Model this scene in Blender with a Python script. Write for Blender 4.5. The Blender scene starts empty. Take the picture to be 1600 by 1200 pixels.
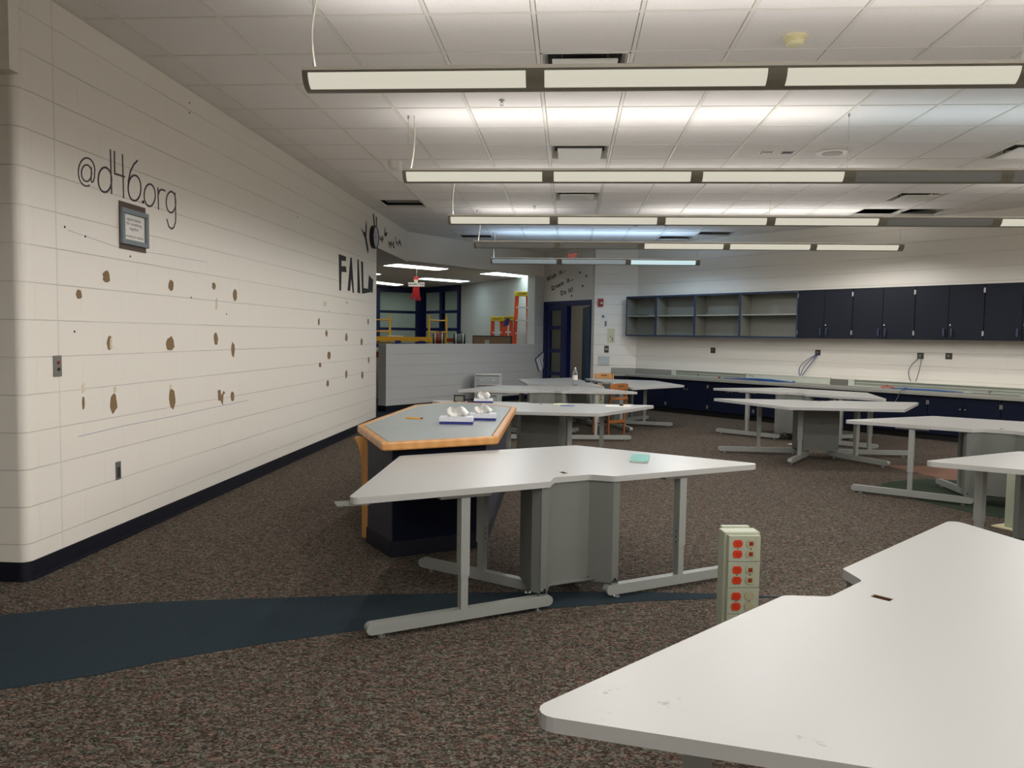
import bpy, bmesh, math, random
from mathutils import Vector, Matrix
from mathutils.geometry import tessellate_polygon
random.seed(7)
PI = math.pi
sc = bpy.context.scene
COL = sc.collection

# ---------------------------------------------------------------- camera
cam_d = bpy.data.cameras.new('camera')
cam_d.sensor_width = 36.0
cam_d.sensor_fit = 'HORIZONTAL'
cam_d.lens = 36.0 * 1217.667 / 1600.0
cam_d.clip_start = 0.05
cam_d.clip_end = 200
cam = bpy.data.objects.new('camera', cam_d)
COL.objects.link(cam)
R_ = Vector((0.9972351, 0.0727832, 0.0149933))
U_ = Vector((-0.0194406, 0.0607849, 0.9979616))
F_ = Vector((-0.0717235, 0.9954937, -0.0620317))
m = Matrix.Identity(4)
for i in range(3):
    m[i][0] = R_[i]; m[i][1] = U_[i]; m[i][2] = -F_[i]
m[0][3], m[1][3], m[2][3] = 0.0, 0.0, 1.375
cam.matrix_world = m
sc.camera = cam

# ---------------------------------------------------------------- world, exposure
world = bpy.data.worlds.new('world'); sc.world = world
world.use_nodes = True
world.node_tree.nodes['Background'].inputs[0].default_value = (0.55, 0.6, 0.7, 1)
world.node_tree.nodes['Background'].inputs[1].default_value = 0.02
sc.view_settings.view_transform = 'Standard'
sc.view_settings.look = 'None'
sc.view_settings.gamma = 1.0
sc.view_settings.use_curve_mapping = False
sc.view_settings.exposure = 0.0
sc.cycles.use_denoising = True
sc.cycles.max_bounces = 8
sc.cycles.diffuse_bounces = 6
sc.cycles.sample_clamp_indirect = 6.0
sc.cycles.caustics_reflective = False
sc.cycles.caustics_refractive = False

WARM = (1.0, 0.975, 0.945)
COOL = (0.66, 0.85, 1.0)
DOWN = 26.0      # watts per lit section, downwards
UP = 2.6        # watts per lit tube section, upwards
LENS = 0.60      # glow of the perforated lens

# ---------------------------------------------------------------- materials
def srgb(r, g, b):
    def f(c):
        c /= 255.0
        return c / 12.92 if c <= 0.04045 else ((c + 0.055) / 1.055) ** 2.4
    return (f(r), f(g), f(b), 1)

def new_mat(name):
    mt = bpy.data.materials.new(name); mt.use_nodes = True
    return mt, mt.node_tree, mt.node_tree.nodes['Principled BSDF']

def N(nt, t, **kw):
    n = nt.nodes.new(t)
    for k, v in kw.items(): setattr(n, k, v)
    return n

def mat(name, col, rough=0.5, metal=0.0, var=0.06, vscale=12.0, bump=0.0, spec=0.5, **kw):
    """plain surface with a little procedural variation"""
    mt, nt, b = new_mat(name)
    b.inputs['Roughness'].default_value = rough
    b.inputs['Metallic'].default_value = metal
    b.inputs['Specular IOR Level'].default_value = spec
    tc = N(nt, 'ShaderNodeTexCoord')
    nz = N(nt, 'ShaderNodeTexNoise'); nz.inputs['Scale'].default_value = vscale; nz.inputs['Detail'].default_value = 3
    nt.links.new(tc.outputs['Object'], nz.inputs['Vector'])
    mp = N(nt, 'ShaderNodeMapRange')
    mp.inputs['To Min'].default_value = 1 - var; mp.inputs['To Max'].default_value = 1 + var
    nt.links.new(nz.outputs['Fac'], mp.inputs['Value'])
    mx = N(nt, 'ShaderNodeVectorMath', operation='SCALE')
    mx.inputs[0].default_value = col[:3]
    nt.links.new(mp.outputs['Result'], mx.inputs['Scale'])
    nt.links.new(mx.outputs['Vector'], b.inputs['Base Color'])
    if bump:
        bp = N(nt, 'ShaderNodeBump'); bp.inputs['Strength'].default_value = bump; bp.inputs['Distance'].default_value = 0.002
        nt.links.new(nz.outputs['Fac'], bp.inputs['Height']); nt.links.new(bp.outputs['Normal'], b.inputs['Normal'])
    for k, v in kw.items(): b.inputs[k].default_value = v
    return mt

def emit(name, col, strength):
    mt, nt, b = new_mat(name)
    b.inputs['Base Color'].default_value = (.12, .12, .11, 1)
    b.inputs['Emission Color'].default_value = (*col[:3], 1)
    b.inputs['Emission Strength'].default_value = strength
    b.inputs['Roughness'].default_value = 0.5
    return mt

def block_mat(name, col, ang, joint=None, vert=0.22, rough=0.42):
    """painted concrete block; ang = direction of the wall in plan (degrees)"""
    mt, nt, b = new_mat(name)
    L = nt.links.new
    geo = N(nt, 'ShaderNodeNewGeometry')
    sep = N(nt, 'ShaderNodeSeparateXYZ'); L(geo.outputs['Position'], sep.inputs[0])
    a = math.radians(ang)
    m1 = N(nt, 'ShaderNodeMath', operation='MULTIPLY'); m1.inputs[1].default_value = math.cos(a); L(sep.outputs['X'], m1.inputs[0])
    m2 = N(nt, 'ShaderNodeMath', operation='MULTIPLY_ADD'); m2.inputs[1].default_value = math.sin(a); L(sep.outputs['Y'], m2.inputs[0]); L(m1.outputs[0], m2.inputs[2])
    nzw = N(nt, 'ShaderNodeTexNoise'); nzw.inputs['Scale'].default_value = 2.5; L(geo.outputs['Position'], nzw.inputs['Vector'])
    zz = N(nt, 'ShaderNodeMath', operation='MULTIPLY_ADD'); zz.inputs[1].default_value = 0.004; L(nzw.outputs['Fac'], zz.inputs[0]); L(sep.outputs['Z'], zz.inputs[2])
    cb = N(nt, 'ShaderNodeCombineXYZ'); L(m2.outputs[0], cb.inputs[0]); L(zz.outputs[0], cb.inputs[1])
    def brick(w):
        t = N(nt, 'ShaderNodeTexBrick'); t.offset = 0.5
        t.inputs['Scale'].default_value = 1.0
        t.inputs['Brick Width'].default_value = w; t.inputs['Row Height'].default_value = 0.2032
        t.inputs['Mortar Size'].default_value = 0.0032; t.inputs['Mortar Smooth'].default_value = 0.35
        L(cb.outputs[0], t.inputs['Vector']); return t
    hrz, full = brick(400.0), brick(0.4064)
    mixf = N(nt, 'ShaderNodeMix'); mixf.inputs[0].default_value = vert
    L(hrz.outputs['Fac'], mixf.inputs[2]); L(full.outputs['Fac'], mixf.inputs[3])
    fac = mixf.outputs[0]
    if joint is not None:
        d = N(nt, 'ShaderNodeMath', operation='COMPARE'); d.inputs[1].default_value = joint; d.inputs[2].default_value = 0.004
        L(m2.outputs[0], d.inputs[0])
        mxx = N(nt, 'ShaderNodeMath', operation='MAXIMUM'); L(d.outputs[0], mxx.inputs[0]); L(fac, mxx.inputs[1]); fac = mxx.outputs[0]
    # fading of the joints under thick paint
    fd = N(nt, 'ShaderNodeTexNoise'); fd.inputs['Scale'].default_value = 1.3; L(geo.outputs['Position'], fd.inputs['Vector'])
    fm = N(nt, 'ShaderNodeMapRange'); fm.inputs['From Min'].default_value = 0.3; fm.inputs['From Max'].default_value = 0.65
    fm.inputs['To Min'].default_value = 0.35; L(fd.outputs['Fac'], fm.inputs['Value'])
    fk = N(nt, 'ShaderNodeMath', operation='MULTIPLY'); L(fac, fk.inputs[0]); L(fm.outputs[0], fk.inputs[1]); fac = fk.outputs[0]
    nz = N(nt, 'ShaderNodeTexNoise'); nz.inputs['Scale'].default_value = 90; nz.inputs['Detail'].default_value = 4; L(geo.outputs['Position'], nz.inputs['Vector'])
    hgt = N(nt, 'ShaderNodeMath', operation='MULTIPLY_ADD'); hgt.inputs[1].default_value = -1.0
    L(fac, hgt.inputs[0])
    nzs = N(nt, 'ShaderNodeMath', operation='MULTIPLY'); nzs.inputs[1].default_value = 0.05; L(nz.outputs['Fac'], nzs.inputs[0]); L(nzs.outputs[0], hgt.inputs[2])
    bp = N(nt, 'ShaderNodeBump'); bp.inputs['Strength'].default_value = 0.9; bp.inputs['Distance'].default_value = 0.004
    L(hgt.outputs[0], bp.inputs['Height']); L(bp.outputs['Normal'], b.inputs['Normal'])
    cm = N(nt, 'ShaderNodeMix', data_type='RGBA'); cm.inputs[6].default_value = col
    cm.inputs[7].default_value = tuple(c * 0.72 for c in col[:3]) + (1,)
    L(fac, cm.inputs[0])
    L(cm.outputs[2], b.inputs['Base Color'])
    b.inputs['Roughness'].default_value = rough
    return mt

def carpet_mat(name):
    mt, nt, b = new_mat(name); L = nt.links.new
    geo = N(nt, 'ShaderNodeNewGeometry')
    mp = N(nt, 'ShaderNodeMapping'); mp.inputs['Scale'].default_value = (1.0, 1.5, 1.0); L(geo.outputs['Position'], mp.inputs['Vector'])
    a = N(nt, 'ShaderNodeTexNoise'); a.inputs['Scale'].default_value = 46; a.inputs['Detail'].default_value = 2.5; a.inputs['Roughness'].default_value = 0.62; a.inputs['Distortion'].default_value = 1.6
    L(mp.outputs[0], a.inputs['Vector'])
    r = N(nt, 'ShaderNodeValToRGB'); e = r.color_ramp.elements
    e[0].position = 0.38; e[0].color = srgb(46, 41, 36)
    e[1].position = 0.62; e[1].color = srgb(122, 114, 104)
    k = e.new(0.5); k.color = srgb(79, 71, 63)
    L(a.outputs['Fac'], r.inputs['Fac'])
    # coloured yarns
    c = N(nt, 'ShaderNodeTexNoise'); c.inputs['Scale'].default_value = 20; c.inputs['Detail'].default_value = 3; L(mp.outputs[0], c.inputs['Vector'])
    r2 = N(nt, 'ShaderNodeValToRGB'); e = r2.color_ramp.elements
    e[0].position = 0.34; e[0].color = (0.88, 1.04, 0.98, 1)
    e[1].position = 0.66; e[1].color = (1.2, 0.9, 0.86, 1)
    k = e.new(0.5); k.color = (1, 1, 1, 1)
    L(c.outputs['Fac'], r2.inputs['Fac'])
    mx = N(nt, 'ShaderNodeVectorMath', operation='MULTIPLY'); L(r.outputs['Color'], mx.inputs[0]); L(r2.outputs['Color'], mx.inputs[1])
    L(mx.outputs[0], b.inputs['Base Color'])
    b.inputs['Roughness'].default_value = 0.95; b.inputs['Specular IOR Level'].default_value = 0.1
    bp = N(nt, 'ShaderNodeBump'); bp.inputs['Strength'].default_value = 0.7; bp.inputs['Distance'].default_value = 0.006
    L(a.outputs['Fac'], bp.inputs['Height']); L(bp.outputs['Normal'], b.inputs['Normal'])
    return mt

def tile_mat(name):
    mt, nt, b = new_mat(name); L = nt.links.new
    geo = N(nt, 'ShaderNodeNewGeometry')
    v = N(nt, 'ShaderNodeTexNoise'); v.inputs['Scale'].default_value = 70; v.inputs['Detail'].default_value = 5; L(geo.outputs['Position'], v.inputs['Vector'])
    r = N(nt, 'ShaderNodeMapRange'); r.inputs['To Min'].default_value = 0.9; r.inputs['To Max'].default_value = 1.06; L(v.outputs['Fac'], r.inputs['Value'])
    s = N(nt, 'ShaderNodeVectorMath', operation='SCALE'); s.inputs[0].default_value = srgb(238, 234, 231)[:3]; L(r.outputs[0], s.inputs['Scale'])
    L(s.outputs[0], b.inputs['Base Color']); b.inputs['Roughness'].default_value = 0.9; b.inputs['Specular IOR Level'].default_value = 0.15
    bp = N(nt, 'ShaderNodeBump'); bp.inputs['Strength'].default_value = 0.35; bp.inputs['Distance'].default_value = 0.002
    L(v.outputs['Fac'], bp.inputs['Height']); L(bp.outputs['Normal'], b.inputs['Normal'])
    return mt

def wood_mat(name, c1, c2, scale=9.0, rough=0.35, vec=(1, 1, 0.12)):
    mt, nt, b = new_mat(name); L = nt.links.new
    tc = N(nt, 'ShaderNodeTexCoord'); mp = N(nt, 'ShaderNodeMapping'); mp.inputs['Scale'].default_value = vec
    L(tc.outputs['Object'], mp.inputs['Vector'])
    w = N(nt, 'ShaderNodeTexWave'); w.inputs['Scale'].default_value = scale; w.inputs['Distortion'].default_value = 5; w.inputs['Detail'].default_value = 3
    L(mp.outputs[0], w.inputs['Vector'])
    mx = N(nt, 'ShaderNodeMix', data_type='RGBA'); mx.inputs[6].default_value = c1; mx.inputs[7].default_value = c2
    L(w.outputs['Fac'], mx.inputs[0]); L(mx.outputs[2], b.inputs['Base Color'])
    b.inputs['Roughness'].default_value = rough
    return mt

def scuffed_top(name, col):
    mt, nt, b = new_mat(name); L = nt.links.new
    tc = N(nt, 'ShaderNodeTexCoord')
    nz = N(nt, 'ShaderNodeTexNoise'); nz.inputs['Scale'].default_value = 46; nz.inputs['Detail'].default_value = 6; nz.inputs['Roughness'].default_value = 0.7
    L(tc.outputs['Object'], nz.inputs['Vector'])
    total = None
    for p, rad in (((1.02, 0.06, 0.655), 0.07), ((0.98, 0.16, 0.655), 0.07), ((0.90, 0.42, 0.655), 0.06), ((1.1, 0.10, 0.655), 0.05)):
        d = N(nt, 'ShaderNodeVectorMath', operation='DISTANCE'); d.inputs[1].default_value = p; L(tc.outputs['Object'], d.inputs[0])
        r = N(nt, 'ShaderNodeMapRange'); r.inputs['From Min'].default_value = 0; r.inputs['From Max'].default_value = rad
        r.inputs['To Min'].default_value = 0.18; r.inputs['To Max'].default_value = 0; L(d.outputs['Value'], r.inputs['Value'])
        if total is None: total = r.outputs[0]
        else:
            mm = N(nt, 'ShaderNodeMath', operation='MAXIMUM'); L(total, mm.inputs[0]); L(r.outputs[0], mm.inputs[1]); total = mm.outputs[0]
    ad = N(nt, 'ShaderNodeMath', operation='ADD'); L(nz.outputs['Fac'], ad.inputs[0]); L(total, ad.inputs[1])
    r = N(nt, 'ShaderNodeMapRange'); r.inputs['From Min'].default_value = 0.70; r.inputs['From Max'].default_value = 0.80; r.inputs['To Max'].default_value = 0.5
    L(ad.outputs[0], r.inputs['Value'])
    mx = N(nt, 'ShaderNodeMix', data_type='RGBA'); mx.inputs[6].default_value = col; mx.inputs[7].default_value = srgb(90, 90, 88)
    L(r.outputs[0], mx.inputs[0]); L(mx.outputs[2], b.inputs['Base Color']); b.inputs['Roughness'].default_value = 0.38
    return mt

WALLC = srgb(232, 227, 217)
FARC = srgb(205, 208, 204)
M = {}
M['wall_l'] = block_mat('painted_block_left', WALLC, 90, joint=4.253)
M['wall_x'] = block_mat('painted_block_front', WALLC, 0)
M['wall_45'] = block_mat('painted_block_angled', WALLC, -45, vert=0.12)
M['wall_dg'] = block_mat('painted_block_diagonal', srgb(205, 204, 200), 56, vert=0.1)
M['wall_far'] = block_mat('painted_block_far', FARC, -61, vert=0.1)
M['plaster'] = mat('painted_plaster', WALLC, 0.7, bump=0.1, vscale=30)
M['hall'] = mat('hall_wall_paint', srgb(186, 182, 172), 0.7)
M['beige'] = mat('beige_wall_paint', srgb(190, 172, 155), 0.7)
M['greenwall'] = mat('office_wall_paint', srgb(186, 202, 198), 0.7)
M['carpet'] = carpet_mat('brown_fleck_carpet')
M['bluecarpet'] = mat('blue_carpet', srgb(45, 56, 63), 0.95, var=0.3, vscale=150, bump=0.6, spec=0.1)
M['greencarpet'] = mat('green_carpet', srgb(56, 66, 54), 0.95, var=0.25, vscale=150, bump=0.6, spec=0.1)
M['pinkcarpet'] = mat('salmon_carpet', srgb(130, 100, 86), 0.95, var=0.2, vscale=150, bump=0.6, spec=0.1)
M['tile'] = tile_mat('ceiling_tile')
M['tbar'] = mat('ceiling_grid_metal', srgb(226, 222, 214), 0.45, var=0.02)
M['deck'] = mat('dark_plenum', srgb(40, 38, 36), 0.9)
M['cove'] = mat('navy_rubber_base', srgb(12, 15, 30), 0.45)
M['white_lam'] = mat('white_laminate', srgb(176, 176, 173), 0.34, var=0.015, vscale=3)
M['scuffed'] = scuffed_top('scuffed_white_laminate', srgb(176, 176, 173))
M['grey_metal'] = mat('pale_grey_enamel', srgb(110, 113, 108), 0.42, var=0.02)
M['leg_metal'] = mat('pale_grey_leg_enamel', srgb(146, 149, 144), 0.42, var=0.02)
M['dark_metal'] = mat('dark_bracket_metal', srgb(84, 82, 78), 0.5)
M['bronze'] = mat('bronze_grommet', srgb(96, 66, 44), 0.4)
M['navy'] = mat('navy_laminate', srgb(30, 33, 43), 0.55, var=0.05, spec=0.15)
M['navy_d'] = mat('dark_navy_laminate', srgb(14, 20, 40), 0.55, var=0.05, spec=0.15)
M['navy_edge'] = mat('blue_edge_band', srgb(38, 52, 78), 0.45)
M['cab_in'] = mat('grey_cabinet_interior', srgb(124, 125, 117), 0.6)
M['counter'] = mat('grey_counter_laminate', srgb(142, 142, 134), 0.45, var=0.12, vscale=60)
M['island_top'] = mat('blue_grey_island_laminate', srgb(150, 158, 158), 0.32, var=0.06, vscale=5)
M['island_body'] = mat('charcoal_island_laminate', srgb(54, 56, 66), 0.55, spec=0.2)
M['island_front'] = mat('navy_island_laminate', srgb(12, 18, 38), 0.55, spec=0.15)
M['oak'] = wood_mat('oak_trim', srgb(200, 148, 88), srgb(190, 134, 74), 4, vec=(1, 1, 1))
M['beech'] = wood_mat('beech_chair', srgb(214, 164, 98), srgb(196, 142, 78), 10)
M['orangewood'] = wood_mat('orange_chair_wood', srgb(164, 104, 54), srgb(146, 88, 42), 10)
M['fixture'] = mat('taupe_fixture_metal', srgb(138, 133, 120), 0.45, var=0.02)
M['fix_lip'] = mat('fixture_lip', srgb(235, 232, 222), 0.4, var=0.02)
M['lens_on'] = emit('lit_lens', (1.0, 0.95, 0.78), LENS)
M['lens_cool'] = emit('lit_cool_lens', (0.72, 0.95, 1.0), LENS * 1.3)
M['lens_dim'] = emit('dim_lens', (0.8, 0.78, 0.68), LENS * 0.12)
M['lens_cdim'] = emit('dim_cool_lens', (0.62, 0.72, 0.75), LENS * 0.5)
M['troffer'] = emit('troffer_lens', (1.0, 0.97, 0.88), 5.5)
M['troffer_c'] = emit('cool_troffer_lens', (0.78, 0.97, 1.0), 5.5)
M['hall_fill'] = emit('hall_fill', (1.0, 0.95, 0.88), 13.0)  # glow of the added hallway panel
M['cord'] = mat('white_cord', srgb(226, 222, 208), 0.5)
M['steel'] = mat('steel', srgb(170, 172, 172), 0.35, metal=0.8)
M['white'] = mat('white_enamel', srgb(225, 222, 214), 0.4, var=0.02)
M['cream'] = mat('cream_plastic', srgb(226, 218, 178), 0.45, var=0.02)
M['tower'] = mat('cream_socket_tower', srgb(170, 175, 154), 0.45, var=0.02)
M['red_sock'] = mat('orange_red_socket', srgb(206, 58, 24), 0.4)
M['sock_cream'] = mat('ivory_socket', srgb(170, 164, 132), 0.45)
M['jack'] = mat('dark_red_jack', srgb(130, 40, 20), 0.5)
M['black'] = mat('black_paint', srgb(22, 22, 24), 0.5)
M['ink'] = mat('black_paper', srgb(34, 32, 32), 0.7)
M['violet_ink'] = mat('dark_vinyl_lettering', srgb(70, 60, 66), 0.5)
M['grey_ink'] = mat('grey_ink', srgb(120, 116, 118), 0.8)
M['paper'] = mat('white_paper', srgb(228, 226, 222), 0.8, var=0.02)
M['cream_paper'] = mat('cream_paper', srgb(206, 204, 172), 0.8)
M['glue'] = mat('brown_glue', srgb(128, 102, 68), 0.7, var=0.25, vscale=80, bump=0.5)
M['tan'] = mat('bare_block_patch', srgb(214, 204, 176), 0.8)
M['frame_g'] = mat('grey_blue_frame', srgb(112, 124, 128), 0.5)
M['brown_b'] = mat('brown_backing_board', srgb(86, 70, 60), 0.7)
M['plate'] = mat('steel_plate', srgb(126, 124, 116), 0.4, metal=0.4)
M['plate_d'] = mat('dark_plate', srgb(58, 54, 48), 0.45)
M['red'] = mat('red_plastic', srgb(150, 26, 30), 0.4)
M['exit_red'] = emit('exit_letters', (1.0, 0.12, 0.08), 0.5)
M['blue_cable'] = mat('blue_cable', srgb(40, 92, 170), 0.4)
M['violet_cable'] = mat('violet_blue_cable', srgb(60, 66, 130), 0.4)
M['grey_cable'] = mat('grey_cable', srgb(92, 100, 106), 0.4)
M['raceway'] = mat('raceway_metal', srgb(196, 200, 186), 0.4)
M['raceway_in'] = mat('raceway_channel', srgb(150, 154, 144), 0.5)
M['bluef'] = mat('blue_door_frame', srgb(16, 26, 78), 0.35)
M['teal'] = mat('teal_door_edge', srgb(36, 74, 100), 0.5)
M['glass'] = mat('window_glass', srgb(235, 245, 240), 0.03, var=0, **{'Transmission Weight': 1.0, 'IOR': 1.05})
M['bottle'] = mat('bottle_plastic', srgb(235, 240, 242), 0.06, var=0, **{'Transmission Weight': 0.85, 'IOR': 1.1})
M['clearpl'] = mat('translucent_plastic', srgb(200, 206, 206), 0.3, var=0.05, **{'Transmission Weight': 0.12, 'IOR': 1.2})
M['bluestuff'] = mat('blue_contents', srgb(96, 118, 150), 0.6, var=0.4, vscale=20)
M['lad_or'] = mat('orange_fibreglass', srgb(222, 78, 26), 0.45)
M['lad_ye'] = mat('yellow_ladder_top', srgb(228, 200, 40), 0.45)
M['alu'] = mat('aluminium_step', srgb(225, 228, 228), 0.4)
M['scaf'] = mat('yellow_scaffold', srgb(222, 168, 50), 0.4)
M['card'] = mat('brown_cardboard', srgb(118, 96, 72), 0.85)
M['green_cov'] = mat('mint_booklet_cover', srgb(92, 168, 152), 0.35, var=0.35, vscale=26)
M['pad'] = mat('bright_pad_paper', srgb(245, 245, 246), 0.7)
M['pencil'] = mat('pencil_yellow', srgb(226, 168, 60), 0.5)
M['tissue'] = mat('tissue', srgb(236, 235, 230), 0.9)
M['tbox'] = mat('tissue_box_top', srgb(216, 218, 226), 0.6, var=0.12, vscale=40)
M['tblue'] = mat('tissue_box_blue', srgb(36, 44, 120), 0.5)
M['scribe'] = mat('pencil_line', srgb(150, 150, 172), 0.8)
M['clockface'] = mat('clock_face', srgb(206, 208, 214), 0.2)
M['speaker'] = mat('speaker_grille', srgb(205, 200, 194), 0.7, var=0.1, vscale=200)

# ---------------------------------------------------------------- mesh helpers
class MB:
    def __init__(s): s.v = []; s.f = []; s.m = []; s.mats = []
    def mi(s, mt):
        if mt is None: return -1
        if mt not in s.mats: s.mats.append(mt)
        return s.mats.index(mt)
    def add(s, vs, fs, mt=None):
        b = len(s.v); s.v += [tuple(v) for v in vs]; k = s.mi(mt)
        for f in fs: s.f.append(tuple(b + i for i in f)); s.m.append(k)
    def box(s, x0, x1, y0, y1, z0, z1, mt=None, T=None):
        vs = [Vector((x, y, z)) for z in (z0, z1) for x, y in ((x0, y0), (x1, y0), (x1, y1), (x0, y1))]
        if T: vs = [T @ v for v in vs]
        s.add(vs, [(3, 2, 1, 0), (4, 5, 6, 7), (0, 1, 5, 4), (1, 2, 6, 5), (2, 3, 7, 6), (3, 0, 4, 7)], mt)
    def prism(s, poly, z0, z1, mt=None, T=None, holes=()):
        loops = [list(poly)] + [list(h) for h in holes]
        flat = [p for l in loops for p in l]; n = len(flat)
        tris = tessellate_polygon([[Vector((x, y, 0)) for x, y in l] for l in loops])
        vs = [Vector((x, y, z0)) for x, y in flat] + [Vector((x, y, z1)) for x, y in flat]
        if T: vs = [T @ v for v in vs]
        fs = []
        if holes:
            for t in tris:
                a, b, c = [Vector(flat[i]) for i in t]
                if (b - a).cross(c - a) < 0: t = t[::-1]
                fs.append(tuple(i + n for i in t)); fs.append(tuple(t[::-1]))
        else:
            fs.append(tuple(range(n, 2 * n))); fs.append(tuple(range(n - 1, -1, -1)))
        o = 0
        for l in loops:
            k = len(l)
            for i in range(k): fs.append((o + i, o + (i + 1) % k, n + o + (i + 1) % k, n + o + i))
            o += k
        s.add(vs, fs, mt)
    def cyl(s, p0, p1, r, n=12, mt=None, r1=None):
        p0 = Vector(p0); p1 = Vector(p1); r1 = r if r1 is None else r1
        d = (p1 - p0).normalized(); a = d.orthogonal().normalized(); b = d.cross(a)
        vs = [p0 + (a * math.cos(2*PI*i/n) + b * math.sin(2*PI*i/n)) * r for i in range(n)] + \
             [p1 + (a * math.cos(2*PI*i/n) + b * math.sin(2*PI*i/n)) * r1 for i in range(n)]
        s.add(vs, [tuple(range(n-1, -1, -1)), tuple(range(n, 2*n))] + [(i, (i+1) % n, n+(i+1) % n, n+i) for i in range(n)], mt)
    def tube(s, pts, r, n=8, mt=None, flat=None):
        """round tube along points; flat=(axis, ratio) squashes it along an axis"""
        pts = [Vector(p) for p in pts]; vs = []; prev = None
        for i, p in enumerate(pts):
            d = (pts[min(i+1, len(pts)-1)] - pts[max(i-1, 0)]).normalized()
            if prev is None: a = d.orthogonal().normalized()
            else:
                a = prev - d * prev.dot(d)
                a = a.normalized() if a.length > 1e-6 else d.orthogonal().normalized()
            prev = a; b = d.cross(a)
            for k in range(n):
                o = (a * math.cos(2*PI*k/n) + b * math.sin(2*PI*k/n)) * r
                if flat: o[flat[0]] *= flat[1]
                vs.append(p + o)
        fs = [tuple(range(n-1, -1, -1)), tuple(range((len(pts)-1)*n, len(pts)*n))]
        for i in range(len(pts)-1):
            for k in range(n):
                fs.append((i*n+k, i*n+(k+1) % n, (i+1)*n+(k+1) % n, (i+1)*n+k))
        s.add(vs, fs, mt)
    def lathe(s, prof, n=24, mt=None, T=None):
        vs = []; fs = []
        for r, z in prof:
            for k in range(n): vs.append(Vector((r*math.cos(2*PI*k/n), r*math.sin(2*PI*k/n), z)))
        for i in range(len(prof)-1):
            for k in range(n): fs.append((i*n+k, i*n+(k+1) % n, (i+1)*n+(k+1) % n, (i+1)*n+k))
        fs.append(tuple(range(n-1, -1, -1))); m_ = (len(prof)-1)*n; fs.append(tuple(range(m_, m_+n)))
        if T: vs = [T @ v for v in vs]
        s.add(vs, fs, mt)
    def build(s, name, mt=None, parent=None, bevel=0, smooth=False, seg=2):
        me = bpy.data.meshes.new(name); me.from_pydata(s.v, [], s.f)
        mats = ([mt] if mt is not None else []) + [x for x in s.mats if x is not mt]
        for x in mats: me.materials.append(x)
        for p, k in zip(me.polygons, s.m):
            if k >= 0: p.material_index = mats.index(s.mats[k])
            p.use_smooth = smooth
        b = bmesh.new(); b.from_mesh(me)
        bmesh.ops.recalc_face_normals(b, faces=b.faces); b.to_mesh(me); b.free()
        o = bpy.data.objects.new(name, me); COL.objects.link(o)
        if parent is not None: o.parent = parent
        if bevel:
            md = o.modifiers.new('bevel', 'BEVEL'); md.width = bevel; md.segments = seg; md.limit_method = 'ANGLE'; md.angle_limit = math.radians(40)
        if smooth and not bevel:
            try: me.shade_smooth()
            except Exception: pass
            es = o.modifiers.new('edges', 'EDGE_SPLIT'); es.split_angle = math.radians(35)
        return o

def one(fn, *a, name, mt, parent=None, bevel=0, **kw):
    b = MB(); getattr(b, fn)(*a, **kw); return b.build(name, mt, parent, bevel)

def tag(o, label, cat, group=None):
    o['label'] = label; o['category'] = cat
    if group: o['group'] = group
    return o

def thing(name, label, cat, loc=(0, 0, 0), rz=0.0, group=None):
    o = bpy.data.objects.new(name, None); COL.objects.link(o)
    o.empty_display_size = 0.1
    o.location = loc; o.rotation_euler = (0, 0, rz)
    return tag(o, label, cat, group)

def struct(o):
    o['kind'] = 'structure'; return o

KIDS = {}
def copy_tree(o, parent=None):
    c = o.copy(); COL.objects.link(c)
    if parent is not None: c.parent = parent
    for ch in [x for x in bpy.data.objects if x.parent == o]:
        copy_tree(ch, c)
    return c

def text_mesh(name, body, size, mt, parent, T, extrude=0.002, align='CENTER', shear=0.0, xs=1.0, spacing=1.0, bold=0.0):
    cu = bpy.data.curves.new(name, 'FONT'); cu.body = body; cu.size = size; cu.extrude = extrude
    cu.align_x = align; cu.align_y = 'CENTER'; cu.shear = shear; cu.space_character = spacing; cu.resolution_u = 3; cu.offset = bold
    tmp = bpy.data.objects.new(name + '_tmp', cu)
    COL.objects.link(tmp)
    dg = bpy.context.evaluated_depsgraph_get()
    me = bpy.data.meshes.new_from_object(tmp.evaluated_get(dg))
    bpy.data.objects.remove(tmp); bpy.data.curves.remove(cu)
    me.transform(T @ Matrix.Diagonal((xs, 1, 1, 1)))
    me.materials.clear(); me.materials.append(mt)
    o = bpy.data.objects.new(name, me); COL.objects.link(o)
    if parent is not None: o.parent = parent
    return o

def basis(origin, xdir, ydir):
    x = Vector(xdir).normalized(); y = Vector(ydir).normalized(); z = x.cross(y)
    t = Matrix.Identity(4)
    for i in range(3):
        t[i][0] = x[i]; t[i][1] = y[i]; t[i][2] = z[i]; t[i][3] = origin[i]
    return t

def wall_seg(a, b, z0, z1, thick, side=1):
    """a wall prism whose room face runs a->b; thickness goes to the left (side=1) or right (-1)"""
    a = Vector(a); b = Vector(b); d = (b - a).normalized(); n = Vector((-d.y, d.x)) * side * thick
    return [tuple(a), tuple(b), tuple(b + n), tuple(a + n)]

# ================================================================ THE SETTING
ZC = 3.2
def S(mb, name, mt, bevel=0): return struct(mb.build(name, mt, None, bevel))

b = MB(); b.box(-8.2, 12, -4.7, 26.5, -0.12, 0); S(b, 'floor', M['carpet'])

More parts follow.
